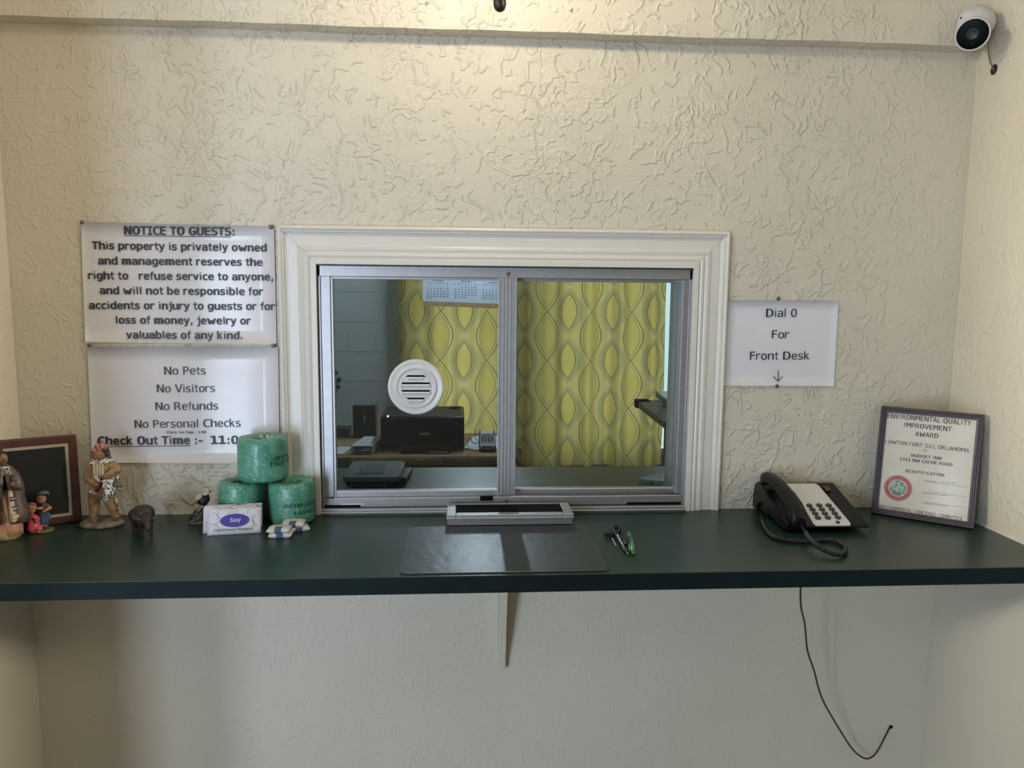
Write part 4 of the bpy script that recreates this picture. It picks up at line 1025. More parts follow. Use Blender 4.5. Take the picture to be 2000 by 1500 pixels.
def rocky(b, c, rx, ry, h, seed, n=40):
    rings = []
    for rr_, z in ((.96, .0003), (1.0, .25), (.97, .55), (.86, .85), (.6, 1.0), (.02, 1.0)):
        ring = []
        for k in range(n):
            a = 2*PI*k/n; f = 1+.13*noise.noise(Vector((math.cos(a)*1.6, math.sin(a)*1.6, seed)))+.05*noise.noise(Vector((math.cos(a)*6, math.sin(a)*6, seed+z*2)))
            zz = h*z*(1+.35*noise.noise(Vector((math.cos(a)*1.4*rr_, math.sin(a)*1.4*rr_, seed+4)))) if z > .01 else .0003
            ring.append((c.x+rx*rr_*f*math.cos(a), c.y+ry*rr_*f*math.sin(a), c.z+zz))
        rings.append(ring)
    b.loft(rings, smooth=True)
def feather(b, root, tip, wd, nrm):
    root, tip = Vector(root), Vector(tip); d = tip-root; s_ = d.cross(nrm).normalized(); k = nrm.normalized()*wd*.25
    pr = [(0, .25), (.3, .8), (.65, 1.0), (.88, .7), (1.0, .06)]
    rings = [[root+d*t+s_*wd*w_/1, root+d*t+k, root+d*t-s_*wd*w_, root+d*t-k] for t, w_ in pr]
    b.loft(rings, smooth=True)
PM = 1/845.0
# ---- chief
cx_ = zp(205, 1026)
ch = thing('chief_figurine', 'painted resin chief figurine with feathered headdress and pelt on a rock base', 'figurine', (cx_.x, -.085, ZC))
F = mkF(0, 820, 5.357, -.085); U = PM/5.357
b = MB(); bc = zp(205, 1022, ZC); bc.y = -.085; bc.z = ZC
rocky(b, bc, .050, .032, .0125, 3.3); b.build('rock_base', 'rock_resin', ch)
b = MB()
b.cap(F(985, 790, .0), F(985, 1010, .002), 62*U, 46*U); b.cap(F(985, 1030, -.002), F(1000, 1050, -.010), 44*U, 34*U)
b.cap(F(1120, 800, .0), F(1205, 985, .004), 60*U, 44*U); b.cap(F(1205, 995, .003), F(1225, 1010, -.007), 42*U, 32*U)
b.ell(F(1040, 740), (105*U, 80*U, 75*U)); b.cap(F(1040, 740), F(1060, 500), 98*U, 112*U); b.ell(F(1065, 480), (140*U, 75*U, 60*U))
b.cap(F(940, 480, -.002), F(915, 610, -.008), 44*U, 40*U); b.cap(F(915, 610, -.008), F(1000, 680, -.022), 40*U, 30*U)
b.cap(F(1165, 470), F(1225, 520, -.012), 50*U, 44*U); b.cap(F(1225, 525, -.012), F(1110, 590, -.026), 42*U, 32*U)
b.build('body', 'tan_resin', ch, remesh=.0011)
b = MB(); b.ell(F(1035, 385, -.006), (58*U, 55*U, 66*U)); b.ell(F(1030, 392, -.017), (12*U, 14*U, 14*U)); b.cap(F(1045, 440), F(1050, 470), 40*U, 50*U)
b.build('head', 'skin_resin', ch, remesh=.0009)
MB().ell(F(1005, 680, -.026), (28*U, 22*U, 24*U)).build('hand', 'skin_resin', ch); MB().ell(F(1105, 592, -.030), (28*U, 22*U, 24*U)).build('hand', 'skin_resin', ch)
for nm, mt, lst in (('crest_feathers', 'feather_red', [(1075, 330, 1060, 215, 22), (1040, 330, 1000, 255, 22), (1100, 320, 1110, 250, 20), (1010, 350, 955, 300, 26), (1000, 380, 945, 365, 24)]),
                    ('side_feathers', 'feather_dark', [(1080, 340, 1135, 285, 16), (1085, 355, 1150, 318, 16), (1090, 375, 1160, 352, 16), (1095, 395, 1170, 385, 16)]),
                    ('white_feathers', 'feather_white', [(1060, 335, 1080, 235, 12), (1085, 345, 1140, 300, 10), (1088, 365, 1155, 335, 10), (1095, 385, 1168, 370, 10), (1098, 405, 1185, 400, 12), (1100, 420, 1195, 430, 13), (1085, 435, 1180, 455, 11), (1020, 345, 975, 285, 12)])):
    b = MB()
    for x0, y0, x1, y1, w_ in lst: feather(b, F(x0, y0, .002), F(x1, y1, .006), w_*U*1.25, Vector((0, -1, .2)))
    b.build(nm, mt, ch)
b = MB(); b.ell(F(1045, 440, -.008), (100*U, 72*U, 30*U)); b.ell(F(985, 455, -.014), (55*U, 40*U, 30*U)); b.ell(F(1130, 420, -.004), (60*U, 40*U, 24*U)); b.build('fur_collar', 'white_fur', ch)
b = MB()
for x in (985, 1015, 1045, 1072): b.tube([F(x, 462, -.0215), F(x+5, 560, -.0235), F(x+8, 615, -.0235)], [11*U, 14*U, 6*U], 8)
b.cap(F(1000, 600, -.026), F(1040, 640, -.026), 18*U, 14*U); b.build('breastplate', 'cream_resin', ch)
b = MB(); b.cap(F(1060, 640, -.021), F(1010, 745, -.022), 26*U, 18*U); b.build('sash', 'maroon_cloth', ch)
b = MB(); b.ell(F(985, 755, -.016), (60*U, 40*U, 24*U)); b.ell(F(1140, 640, -.028), (75*U, 40*U, 26*U)); b.ell(F(1150, 700, -.030), (80*U, 35*U, 60*U)); b.cap(F(1150, 760, -.028), F(1110, 830, -.024), 60*U, 34*U); b.cap(F(1190, 760, -.028), F(1190, 820, -.022), 30*U, 14*U)
b.ell(F(1225, 610, -.024), (30*U, 24*U, 30*U)); b.build('feathered_pelt', 'white_fur', ch, remesh=.0010)
b = MB(); b.cap(F(1215, 670, -.032), F(1268, 692, -.038), 36*U, 14*U); b.ell(F(1205, 640, -.032), (14*U, 12*U, 20*U)); b.build('pelt_head', 'brown_cape', ch)
b = MB()
for k in range(9): b.ell(F(1215+5*k, 830+17*k, -.004), (13*U, 12*U, 10*U), nu=8, nv=6)
b.build('leg_fringe', 'white_fur', ch)
b = MB()
for x, y in ((1018, 372), (1052, 372)): b.ell(F(x, y, -.0158), (8*U, 6*U, 6*U), nu=8, nv=6)
b.tube([F(1020, 412, -.0150), F(1035, 415, -.0162), F(1050, 412, -.0155)], 4*U, 6); b.build('face_paint', 'dark_hair', ch)
# ---- woman in cape
F = mkF(0, 880, 7.89, -.168); U = PM*1.015/7.89
bx = zp(6, 1050, ZC)
wm = thing('cloaked_figurine', 'tall resin figurine in a dark brown cape at the left end of the counter', 'figurine', (bx.x, -.168, ZC))
b = MB(); c = Vector((F(40, 1300).x-.006, -.168, ZC)); rocky(b, c, .044, .031, .0300, 7.7); b.build('rock_base', 'ochre_rock', wm)
b = MB(); rings = []
for x, w_, y in ((10, 330, 1290), (15, 325, 1180), (22, 290, 1090), (26, 240, 1040), (30, 190, 850), (30, 150, 600)):
    c = F(x, y); rings.append([(c.x+w_*U*.92*math.cos(2*PI*k/28)*(1+.03*math.sin(k*3)), c.y+w_*U*.56*math.sin(2*PI*k/28), c.z) for k in range(28)])
b.loft(rings, smooth=True); b.build('skirt', 'peach_resin', wm)
b = MB(); rings = []; 
for x, w_, y, o in ((20, 375, 1090, .30), (22, 370, 1000, .34), (22, 350, 850, .36), (18, 310, 700, .30), (12, 315, 590, .18), (10, 300, 480, .10), (5, 250, 360, .05), (0, 170, 260, .03), (0, 95, 215, .02)):
    c = F(x, y); ring = []
    for k in range(30):
        a = -PI/2+o*.75+.50+(2*PI-1.5*o)*k/29
        ring.append((c.x+w_*U*math.cos(a)*(1+.03*math.sin(k*2.3+y)), c.y+w_*U*.56*math.sin(a), c.z))
    ring2 = [(c.x+(p[0]-c.x)*.93, c.y+(p[1]-c.y)*.93, p[2]) for p in ring[::-1]]
    rings.append(ring+ring2)
b.loft(rings, smooth=True); b.build('cape', 'brown_cape', wm)
b = MB()
b.cap(F(160, 640, -.030), F(205, 1060, -.036), 26*U, 50*U); b.cap(F(205, 1040, -.037), F(270, 1010, -.034), 40*U, 26*U); b.build('front_panel', 'cream_resin', wm)
for nm, y, mt in (('stripe', 722, 'stripe_dark'), ('stripe', 770, 'stripe_dark'), ('stripe', 870, 'stripe_dark'), ('stripe', 930, 'stripe_dark'), ('stripe', 746, 'stripe_lilac'), ('stripe', 900, 'stripe_lilac')):
    b = MB(); b.tube([F(148+(y-700)*.1, y+8, -.0375), F(200+(y-700)*.12, y-4, -.0385), F(238+(y-700)*.16, y-14, -.034)], 9*U, 6); b.build(nm, mt, wm)
b = MB(); b.cap(F(250, 430, -.016), F(300, 560, -.018), 62*U, 48*U); b.cap(F(300, 560, -.02), F(190, 530, -.034), 44*U, 30*U); b.build('arm', 'brown_cape', wm, remesh=.0012)
MB().ell(F(195, 520, -.041), (28*U, 20*U, 34*U)).build('hand', 'skin_resin', wm); b = MB(); b.ell(F(55, 130, -.006), (54*U, 56*U, 74*U)); b.ell(F(72, 142, -.014), (14*U, 12*U, 16*U)); b.cap(F(50, 190), F(45, 240), 30*U, 34*U); b.build('face', 'skin_resin', wm, remesh=.0008)
b = MB()
for x in (48, 88): b.ell(F(x, 122, -.0135), (7*U, 7*U, 6*U), nu=8, nv=6)
b.tube([F(52, 170, -.0125), F(70, 174, -.0135), F(86, 170, -.012)], 5*U, 6); b.build('facial_features', 'dark_hair', wm)
b = MB(); b.ell(F(30, 85, .004), (66*U, 66*U, 78*U)); b.cap(F(-30, 120, .004), F(-50, 330, -.006), 26*U, 16*U); b.build('hair', 'dark_hair', wm)
b = MB(); b.ell(F(60, 262, -.010), (85*U, 50*U, 16*U))
for i in range(16): b.ell(F(25+(i % 5)*27+7*(i//5), 280+34*(i//5), -.0335+.0015*abs((i % 5)-2)), (15*U, 12*U, 11*U), nu=8, nv=6)
b.build('bead_collar', 'white_fur', wm)
# ---- two children
F = mkF(0, 880, 7.89, -.125); U = PM*1.02/7.89
kd = thing('children_figurine', 'small resin figurine of a pink clad girl and boy in blue trousers', 'figurine', (zp(78, 1042).x, -.128, ZC))
b = MB(); c = Vector((F(620, 1240).x, -.122, ZC)); rings = [[(c.x+.0290*f*math.cos(2*PI*k/32), c.y+.0220*f*math.sin(2*PI*k/32), ZC+z) for k in range(32)] for f, z in ((.96, .0003), (1, .002), (.97, .0045), (.7, .0060), (.01, .0062))]
b.loft(rings, smooth=True); b.build('oval_base', 'olive_base', kd)
b = MB(); b.cap(F(520, 1060, -.008), F(525, 1185, -.010), 78*U, 92*U); b.ell(F(600, 1200, -.014), (50*U, 50*U, 45*U)); b.cap(F(455, 1070, -.010), F(550, 1050, -.020), 34*U, 22*U); b.cap(F(590, 1050, -.008), F(560, 1100, -.020), 30*U, 22*U); b.build('pink_dress', 'pink_resin', kd, remesh=.0009)
b = MB(); b.ell(F(485, 890, -.008), (70*U, 68*U, 78*U)); b.ell(F(497, 905, -.019), (10*U, 10*U, 10*U)); b.cap(F(490, 960, -.006), F(495, 990, -.006), 26*U, 28*U); b.build('girl_head', 'kid_skin', kd, remesh=.0008)
MB().ell(F(545, 1045, -.024), (18*U, 16*U, 16*U)).build('girl_hand', 'kid_skin', kd); MB().ell(F(490, 1245, -.016), (26*U, 26*U, 14*U)).build('girl_foot', 'kid_skin', kd); MB().ell(F(590, 1250, -.018), (26*U, 26*U, 14*U)).build('girl_foot', 'kid_skin', kd)
b = MB(); b.ell(F(478, 862, -.001), (80*U, 74*U, 80*U)); b.cap(F(425, 900, .002), F(440, 990, .002), 34*U, 24*U); b.build('girl_hair', 'dark_hair', kd)
b = MB()
for x, y in ((462, 885), (515, 885)): b.ell(F(x, y, -.0180), (9*U, 6*U, 11*U), nu=8, nv=6)
for x, y in ((610, 735), (655, 735)): b.ell(F(x, y, -.0070), (9*U, 6*U, 11*U), nu=8, nv=6)
b.build('eyes', 'dark_hair', kd)
b = MB(); b.tube([F(408, 845, -.002), F(440, 830, -.0135), F(485, 822, -.0160), F(530, 825, -.013), F(555, 838, -.004)], 15*U, 8); b.build('headband', 'pink_resin', kd)
b = MB(); b.cap(F(415, 900, .001), F(440, 980, -.004), 24*U, 26*U); b.build('pale_shawl', 'cream_resin', kd)
b = MB(); b.cap(F(660, 960, .004), F(690, 860, .004), 66*U, 62*U); b.cap(F(730, 850, .002), F(765, 900, -.002), 34*U, 28*U); b.build('vest', 'brown_cape', kd, remesh=.0009)
b = MB(); b.ell(F(640, 745, .003), (66*U, 66*U, 70*U)); b.ell(F(628, 757, -.0075), (10*U, 10*U, 10*U)); b.cap(F(660, 800, .005), F(670, 835, .005), 26*U, 28*U); b.build('boy_head', 'kid_skin', kd, remesh=.0008)
MB().cap(F(775, 880, -.003), F(670, 940, -.014), 24*U, 18*U).build('boy_arm', 'kid_skin', kd); MB().cap(F(640, 890, -.008), F(565, 895, -.012), 22*U, 16*U).build('boy_arm', 'kid_skin', kd)
b = MB(); b.ell(F(665, 730, .010), (76*U, 72*U, 84*U)); b.cap(F(700, 760, .012), F(690, 810, .014), 40*U, 26*U); b.build('boy_hair', 'dark_hair', kd)
b = MB(); b.tube([F(590, 680, -.002), F(620, 662, -.0070), F(670, 655, -.0080), F(725, 655, -.004), F(755, 668, .004)], 20*U, 8); b.ell(F(672, 652, .007), (74*U, 68*U, 34*U)); b.build('blue_headband', 'blue_band', kd)
b = MB(); b.cap(F(670, 985, .002), F(655, 1110, -.002), 50*U, 38*U); b.cap(F(725, 985, .006), F(715, 1110, .002), 48*U, 36*U); b.build('trousers', 'blue_jean', kd, remesh=.0009)
b = MB(); b.ell(F(640, 1155, -.006), (34*U, 44*U, 20*U)); b.ell(F(700, 1160, -.002), (34*U, 44*U, 20*U)); b.build('moccasins', 'skin_resin', kd)
# ---- bison
F = mkF(0, 820, 5.357, -.150); U = PM*1.03/5.357
bi = thing('bison_figurine', 'small dark brown bison figurine standing alone right of the chief', 'figurine', (zp(278, 1048).x, -.150, ZC))
b = MB()
b.ell(F(1475, 990, .004), (100*U, 150*U, 90*U)); b.ell(F(1510, 975, -.012), (98*U, 90*U, 84*U)); b.ell(F(1420, 1000, .022), (72*U, 75*U, 78*U)); b.ell(F(1535, 1050, -.030), (62*U, 60*U, 70*U)); b.cap(F(1545, 1090, -.042), F(1545, 1140, -.048), 40*U, 24*U); b.ell(F(1495, 1060, -.022), (60*U, 55*U, 62*U))
gnd = lambda x, dy: (F(x, 1100, dy).x, -.150+dy, ZC+.004)
for x, dy, xt, yt in ((1478, -.020, 1480, 1080), (1580, -.014, 1560, 1070), (1395, .022, 1400, 1050), (1440, .034, 1440, 1040)):
    b.cap(F(xt, yt, dy), gnd(x, dy), 30*U, 17*U)
b.build('body', 'bison_brown', bi, remesh=.0011)
b = MB(); b.tube([F(1590, 1030, -.034), F(1635, 1030, -.038), F(1655, 995, -.040)], [14*U, 11*U, 3*U], 8); b.tube([F(1480, 1040, -.040), F(1445, 1045, -.044), F(1432, 1012, -.046)], [14*U, 11*U, 3*U], 8); b.build('horns', 'horn_resin', bi)
b = MB(); b.tube([F(1395, 960, .032), F(1370, 1010, .036), F(1375, 1060, .036)], [6*U, 4*U, 6*U], 6); b.build('tail', 'bison_brown', bi)
# ---- small dark warrior
F = mkF(360, 940, 15, -.075); U = PM*1.0/15
wf_ = thing('warrior_figurine', 'small dark figurine with pale feathered top crouching left of the sachets', 'figurine', (zp(385, 1025).x, -.075, ZC))
gz = lambda x, dy, h=.003: Vector((F(x, 1200, dy).x, -.075+dy, ZC+h))
b = MB(); rocky(b, gz(340, 0, 0), .0165, .014, .006, 9.1, 28); b.build('rock_base', 'grey_resin', wf_)
b = MB(); b.cap(F(480, 1000), F(560, 760), 110*U, 120*U); b.cap(F(450, 1050, -.004), gz(260, -.010, .007), 80*U, 55*U); b.cap(F(500, 1050, .002), gz(480, -.004, .008), 85*U, 60*U); b.cap(F(440, 800, -.006), F(330, 900, -.012), 60*U, 44*U); b.build('body', 'brown_cape', wf_, remesh=.0009)
b = MB(); b.ell(F(560, 560, -.002), (150*U, 130*U, 160*U)); b.ell(F(650, 500, .002), (95*U, 100*U, 150*U)); b.cap(F(430, 620), F(600, 640), 60*U, 70*U); b.build('dark_mane', 'dark_hair', wf_, remesh=.0010)
b = MB(); b.ell(F(420, 470, -.011), (115*U, 60*U, 85*U), rot=Matrix.Rotation(-.7, 3, 'Y')); b.ell(F(650, 355, -.011), (90*U, 50*U, 55*U), rot=Matrix.Rotation(-.6, 3, 'Y')); b.build('pale_mask', 'cream_resin', wf_)
b = MB()
for k, (x1, y1) in enumerate(((500, 165), (560, 135), (620, 120), (690, 115), (750, 150), (800, 190), (865, 215), (800, 290))): feather(b, F(640, 320, -.004), F(x1, y1, -.006+.002*(k % 2)), 34*U, Vector((0, -1, .1)))
b.ell(F(650, 260, -.005), (110*U, 60*U, 75*U)); b.build('cream_feathers', 'peach_resin' if 0 else 'cream_resin', wf_)
b = MB(); b.tube([F(225, 690, -.010), F(560, 480, -.016), ], 14*U, 6); b.tube([F(140, 1160, -.012), F(330, 850, -.016)], [30*U, 22*U], 8); b.build('dark_pole', 'dark_hair', wf_)
b = MB(); b.tube([F(360, 350, -.004), F(510, 275, -.006)], [10*U, 14*U], 6); b.build('white_stick', 'cream_resin', wf_)
b = MB(); b.cap(F(520, 740, -.012), F(400, 880, -.014), 44*U, 50*U); b.build('fringed_sash', 'grey_resin', wf_)

# ================================================================== OFFICE BEHIND THE GLASS
# ceiling tube light
tl = thing('ceiling_light_tube', 'fluorescent ceiling light of the office beyond the glass', 'ceiling light', (.115, 2.75, 2.30))
MB().box(.055, .175, 2.2, 3.05, 2.345, CEIL).build('housing', 'white_plastic', tl)
b = MB(); b.tube([(.115, 2.25, 2.322), (.115, 3.0, 2.322)], .016, 12); b.build('tube', 'tube', tl)
# curtains
def curtain(label, x0, x1, y, z0, z1, folds, amp, seed, uoff):
    b = MB(); b.uv = []; nx, nz_ = 150, 16; L = 0; xs = []; prev = None
    for i in range(nx+1):
        s = i/nx; x = x0+(x1-x0)*s; yy = y+amp*math.sin(2*PI*folds*s+1.3*math.sin(5*s+seed))+amp*.35*math.sin(2*PI*folds*2.3*s+seed)
        if prev: L += math.hypot(x-prev[0], yy-prev[1])
        prev = (x, yy); xs.append((x, yy, L))
    for j in range(nz_+1):
        z = z0+(z1-z0)*j/nz_
        for x, yy, l in xs:
            k = 1+.25*(1-j/nz_); hem = (.012*math.sin(l*9+seed) if j == 0 else 0)
            b.v.append(Vector((x+.004*math.sin(z*5+x*7), y+(yy-y)*k, z+hem))); b.uv.append((l+uoff, z))
    for j in range(nz_):
        for i in range(nx): a = j*(nx+1)+i; b.f.append([a, a+1, a+nx+2, a+nx+1]); b.sm.append(True)
    o = b.build('curtain', curt, origin=None); tag(o, label, 'curtain', 'olive yellow patterned curtains'); return o
curt = curtain_mat()
cxa = wp(779, 700, 3.2).x; cxm = wp(1010, 700, 3.2).x; cxr = wp(1297, 700, 3.2).x
curtain('olive yellow curtain with linked oval pattern, behind the printer', cxa, cxm-.01, 3.178, .42, 2.207, 3, .022, 1.0, .03)
curtain('olive yellow curtain with linked oval pattern, right half of glass', cxm-.005, cxr, 3.172, .42, 2.200, 4, .026, 2.6, .11)
b = MB(); b.tube([(cxa-.1, 3.175, 2.215), (cxr+.15, 3.175, 2.215)], .011, 10)
for x in (cxa-.08, (cxa+cxr)/2, cxr+.12): b.tube([(x, 3.175, 2.215), (x, YB, 2.215)], .008, 8)
o = b.build('curtain_rod', 'white_plastic', origin=(.4, 3.175, 2.215)); tag(o, 'white curtain rod above the olive curtains in the office', 'curtain rod')
# calendar
MT['cal_paper'] = mat('calendar_paper', (.60, .68, .78), .6, var=.01); MT['cal_orange'] = mat('calendar_orange_strip', (.42, .25, .12), .6)
cy2 = 3.07; A = wp(825, 597, cy2); B2 = wp(990, 603, cy2); TLc = wp(822, 500, cy2)
cal = thing('calendar', 'pale wall calendar with three months and an orange strip behind the left pane', 'calendar', (A.x, cy2, A.z))
uu = (B2-A).normalized(); vv = Vector((-uu.z, 0, uu.x)); Wc = (B2-A).length; Hc = .50
c0 = lambda x, z, l=0: A+uu*x+vv*z+Vector((0, -l, 0))
b = MB(); b.add([c0(0, 0), c0(Wc, 0), c0(Wc, Hc), c0(0, Hc), c0(0, 0, .0015), c0(Wc, 0, .0015), c0(Wc, Hc, .0015), c0(0, Hc, .0015)], [[4, 5, 6, 7], [3, 2, 1, 0], [0, 1, 5, 4], [2, 3, 7, 6], [1, 2, 6, 5], [0, 4, 7, 3]]); b.build('sheet', 'cal_paper', cal)
b = MB(); b.add([c0(0, 0, .0025), c0(Wc, 0, .0025), c0(Wc, .030, .0025), c0(0, .030, .0025)], [[0, 1, 2, 3]]); b.build('orange_strip', 'cal_orange', cal)
b = MB(); tp = c0(Wc/2, Hc-.01, 0); b.tube([tp, Vector((tp.x, 3.165, 2.222))], .0015, 6); b.build('hanging_string', 'white_print', cal)
b = MB(); vy = Vector((0, -1, 0)); sx_ = Wc/165.0
months = (('OCTOBER', 20, 6), ('NOVEMBER', 74, 2), ('DECEMBER', 128, 4))
for mn, x, st in months:
    x -= 12
    text(b, mn, c0((x+12)*sx_, .158, .002), c0((x+32)*sx_, .158, .002), .0095, vy, up=vv)
    for i, wdn in enumerate('SMTWTFS'): text(b, wdn, c0((x+i*6.4)*sx_, .142, .002), c0((x+i*6.4+2)*sx_, .142, .002), .008, vy, .01, up=vv)
    dn = 1
    for row in range(6):
        for i in range(7):
            if row == 0 and i < st: continue
            if dn > (30 if mn[0] == 'N' else 31): continue
            s_ = str(dn); ww = 2.2 if dn < 10 else 3.8; dn += 1
            z = .124-row*.0165
            text(b, s_, c0((x+i*6.4)*sx_, z, .002), c0((x+i*6.4+ww)*sx_, z, .002), .0080, vy, .015, up=vv)
b.build('lettering', 'ink_grey', cal)
# desk with cloth
MT['wood'] = mat('reddish_brown_wood', (.10, .045, .022), .4, var=.35, nscale=9, c2=(.20, .095, .045), bump=.1); MT['wood_dark'] = mat('dark_carved_wood', (.028, .016, .012), .45)
DZ = .76; dk = thing('desk', 'reddish brown wooden desk against the office window', 'desk', (-.35, 2.28, 0)); dxr = wp(1012, 880, 2.0).x-.02
b = MB(); b.box(-1.25, dxr, 1.955, 2.60, DZ-.035, DZ); b.build('desktop', 'wood', dk, bevel=.006)
b = MB(); b.box(-1.22, dxr-.03, 1.99, 2.01, DZ-.20, DZ-.036); b.build('apron', 'wood_dark', dk, bevel=.003)
for x in (-1.2, dxr-.08):
    for y in (2.0, 2.52): MB().rbox(x, x+.05, y, y+.05, 0, DZ-.036, .008).build('leg', 'wood_dark', dk)
MT['cloth'] = mat('tan_woven_cloth', (.24, .145, .065), .85, var=.12, nscale=60, bump=.4, bscale=400)
b = MB(); rings = []; nx = 70
cx0 = wp(690, 880, 1.95).x; 
vs = []; fs = []
prof = lambda s: .018+.022*abs(math.sin(s*9.0+.6))**1.5+.008*math.sin(s*31)
for i in range(nx+1):
    s = i/nx; x = -1.15+(dxr+.012+1.15)*s; drop = 0.004 if x < cx0 else prof(s)+.012
    col_ = [(x, 2.47, DZ+.002), (x, 2.2, DZ+.0025+.001*math.sin(s*60)), (x, 1.96, DZ+.003), (x, 1.950, DZ+.001), (x, 1.943-.004*math.sin(s*40), DZ-drop*.5), (x, 1.944-.006*math.sin(s*40+1), DZ-drop)]
    vs += col_
for i in range(nx):
    for j in range(5): a = i*6+j; fs.append([a, a+1, a+7, a+6])
b.add(vs, fs, True)
# side drop at the right end
k0 = len(b.v); m = 14
for j in range(m+1):
    y = 1.945+.6*j/m; dr = .20*(1-j/m*.5)+.02*math.sin(j*1.3)
    b.v += [Vector((dxr+.012, y, DZ+.002)), Vector((dxr+.035+.01*math.sin(j), y+.01, DZ-dr*.5)), Vector((dxr+.070+.014*math.sin(j*1.1), y+.02, DZ-dr))]
for j in range(m):
    for i in range(2): a = k0+j*3+i; b.f.append([a, a+1, a+4, a+3]); b.sm.append(True)
o = b.build('tablecloth', 'cloth', origin=(-.3, 2.2, DZ)); o.modifiers.new('solid', 'SOLIDIFY').thickness = .0015
tag(o, 'tan cloth with a wavy hem spread over the office desk', 'tablecloth')
DT = DZ+.006
# printer
MT['printer_black'] = mat('printer_black', (.0035, .0035, .008), .3, spec=.13); MT['printer_grey'] = mat('printer_dark_top', (.018, .014, .016), .45, spec=.15)
pr_ = thing('printer', 'black inkjet printer on the desk behind the speaking grille', 'printer', (-.195, 2.25, DT))
x0, x1, y0, y1 = -.412, .022, 2.085, 2.40; zt = .938
b = MB(); prf = [(y0+.012, DT), (y0, DT+.03), (y0, zt-.004), (y0+.012, zt+.004), (y1, zt+.012), (y1, DT)]
b.prism(prf, x0, x1, lambda p, h: (h, p[0], p[1])); b.build('body', 'printer_black', pr_, bevel=.008)
b = MB(); b.add([(x0+.01, y0+.012, zt+.0062), (x1-.01, y0+.012, zt+.0062), (x1-.02, y1-.006, zt+.0135), (x0+.02, y1-.006, zt+.0135), (x0+.01, y0+.012, zt+.003), (x1-.01, y0+.012, zt+.003), (x1-.02, y1-.006, zt+.010), (x0+.02, y1-.006, zt+.010)], [[0, 1, 2, 3], [7, 6, 5, 4], [0, 4, 5, 1], [1, 5, 6, 2], [2, 6, 7, 3], [3, 7, 4, 0]]); b.build('lid', 'printer_grey', pr_, bevel=.002)
MB().box(-.06, .0, y1-.09, y1-.05, zt+.011, zt+.022).build('lid_catch', 'black', pr_)
tA, tB = wp(783, 860, 2.04).x, wp(881, 860, 2.04).x
MB().rbox(tA, tB, y0-.075, y0+.002, DT+.001, DT+.030, .008).build('output_tray', 'printer_black', pr_)
MB().box(tA+.01, tB-.01, y0-.004, y0+.0, DT+.034, DT+.068).build('tray_slot', 'matte_black', pr_)
q = wp(856, 881.5, y0-.079); MB().box(wp(840, 880, 2.0).x, wp(874, 880, 2.0).x, y0-.0785, y0-.0752, DT+.004, DT+.009).build('silver_strip', 'white_plastic', pr_)
b = MB(); text(b, 'Canon', wp(819.5, 849.3, y0-.0012), wp(838, 848.8, y0-.0012), .0115, NF, .03); b.build('brand_lettering', 'white_print', pr_)
q = wp(885.5, 864, y0-.001); MB().box(q.x-.006, q.x+.006, y0-.0012, y0, q.z-.006, q.z+.006).build('front_button', 'printer_grey', pr_)
MT['led'] = mat('white_led', (1, .97, .9), .4, emis=6)
q = wp(757.5, 813, y0-.002); b = MB(); b.ell(q, .0042, nu=10, nv=6); b.build('power_light', 'led', pr_)
for xx in (765, 771):
    q = wp(xx, 816.5, y0-.001); b = MB(); b.ell(q, (.003, .001, .0022), nu=8, nv=6); b.build('small_button', 'printer_grey', pr_)
# modem
MT['modem'] = mat('modem_black', (.014, .010, .011), .35, spec=.2); MT['modem_top'] = mat('modem_grey', (.09, .11, .13), .35); MT['dim_led'] = mat('dim_white_lights', (.5, .5, .6), .4, emis=.8)
mo = thing('modem', 'tall black modem with tiny lights standing left of the printer', 'modem', (-.55, 2.50, DT))
x0, x1 = wp(688, 800, 2.45).x, wp(733.5, 800, 2.45).x; zt = wp(700, 792, 2.45).z
MB().rbox(x0, x1, 2.45, 2.56, DT, zt, .012).build('housing', 'modem', mo); MB().box(x0+.006, x1-.006, 2.4565, 2.554, zt, zt+.002).build('top_vent', 'modem_top', mo)
b = MB()
for y, r in ((810, .0016), (814.5, .0024), (818.5, .0018), (822, .0014), (826, .0012)): b.ell(wp(712, y, 2.4495), (r, .0008, r), nu=8, nv=6)
b.build('status_lights', 'dim_led', mo)
b = MB(); c = wp(711.5, 798.5, 2.4492); pts_ = [c+Vector((.008*math.cos(a*.5)*(1 if a % 2 else .5), 0, .006*math.sin(a*.9))) for a in range(10)]; poly(b, pts_, .0010, NF); b.build('maker_mark', 'modem_top', mo)
# dark box left, card, carton
b = MB(); x1b = wp(682.5, 850, 2.5).x; b.rbox(x1b-.16, x1b, 2.48, 2.60, DT, wp(670, 838, 2.48).z, .006); sb = b.build('black_box', 'modem', origin=(x1b-.08, 2.54, DT)); tag(sb, 'low dark box at the left end of the office desk', 'box')
MT['card'] = mat('white_card', (.52, .56, .62), .6)
x1b = wp(678, 875, 2.03).x; b = MB(); b.add([(x1b-.14, 2.00, DT+.001), (x1b-.016, 2.00, DT+.001), (x1b+.008, 2.18, DT+.002), (x1b-.14, 2.18, DT+.002)]+[(x1b-.14, 2.00, DT), (x1b-.016, 2.00, DT), (x1b+.008, 2.18, DT), (x1b-.14, 2.18, DT)], [[0, 1, 2, 3], [7, 6, 5, 4], [0, 4, 5, 1], [1, 5, 6, 2], [2, 6, 7, 3], [3, 7, 4, 0]])
o = b.build('paper_card', 'card', origin=(x1b-.07, 2.08, DT)); tag(o, 'white card lying at the front left of the office desk', 'paper')
MT['carton_white'] = mat('carton_white', (.45, .45, .43), .6); MT['carton_blue'] = mat('carton_blue', (.03, .07, .26), .5)
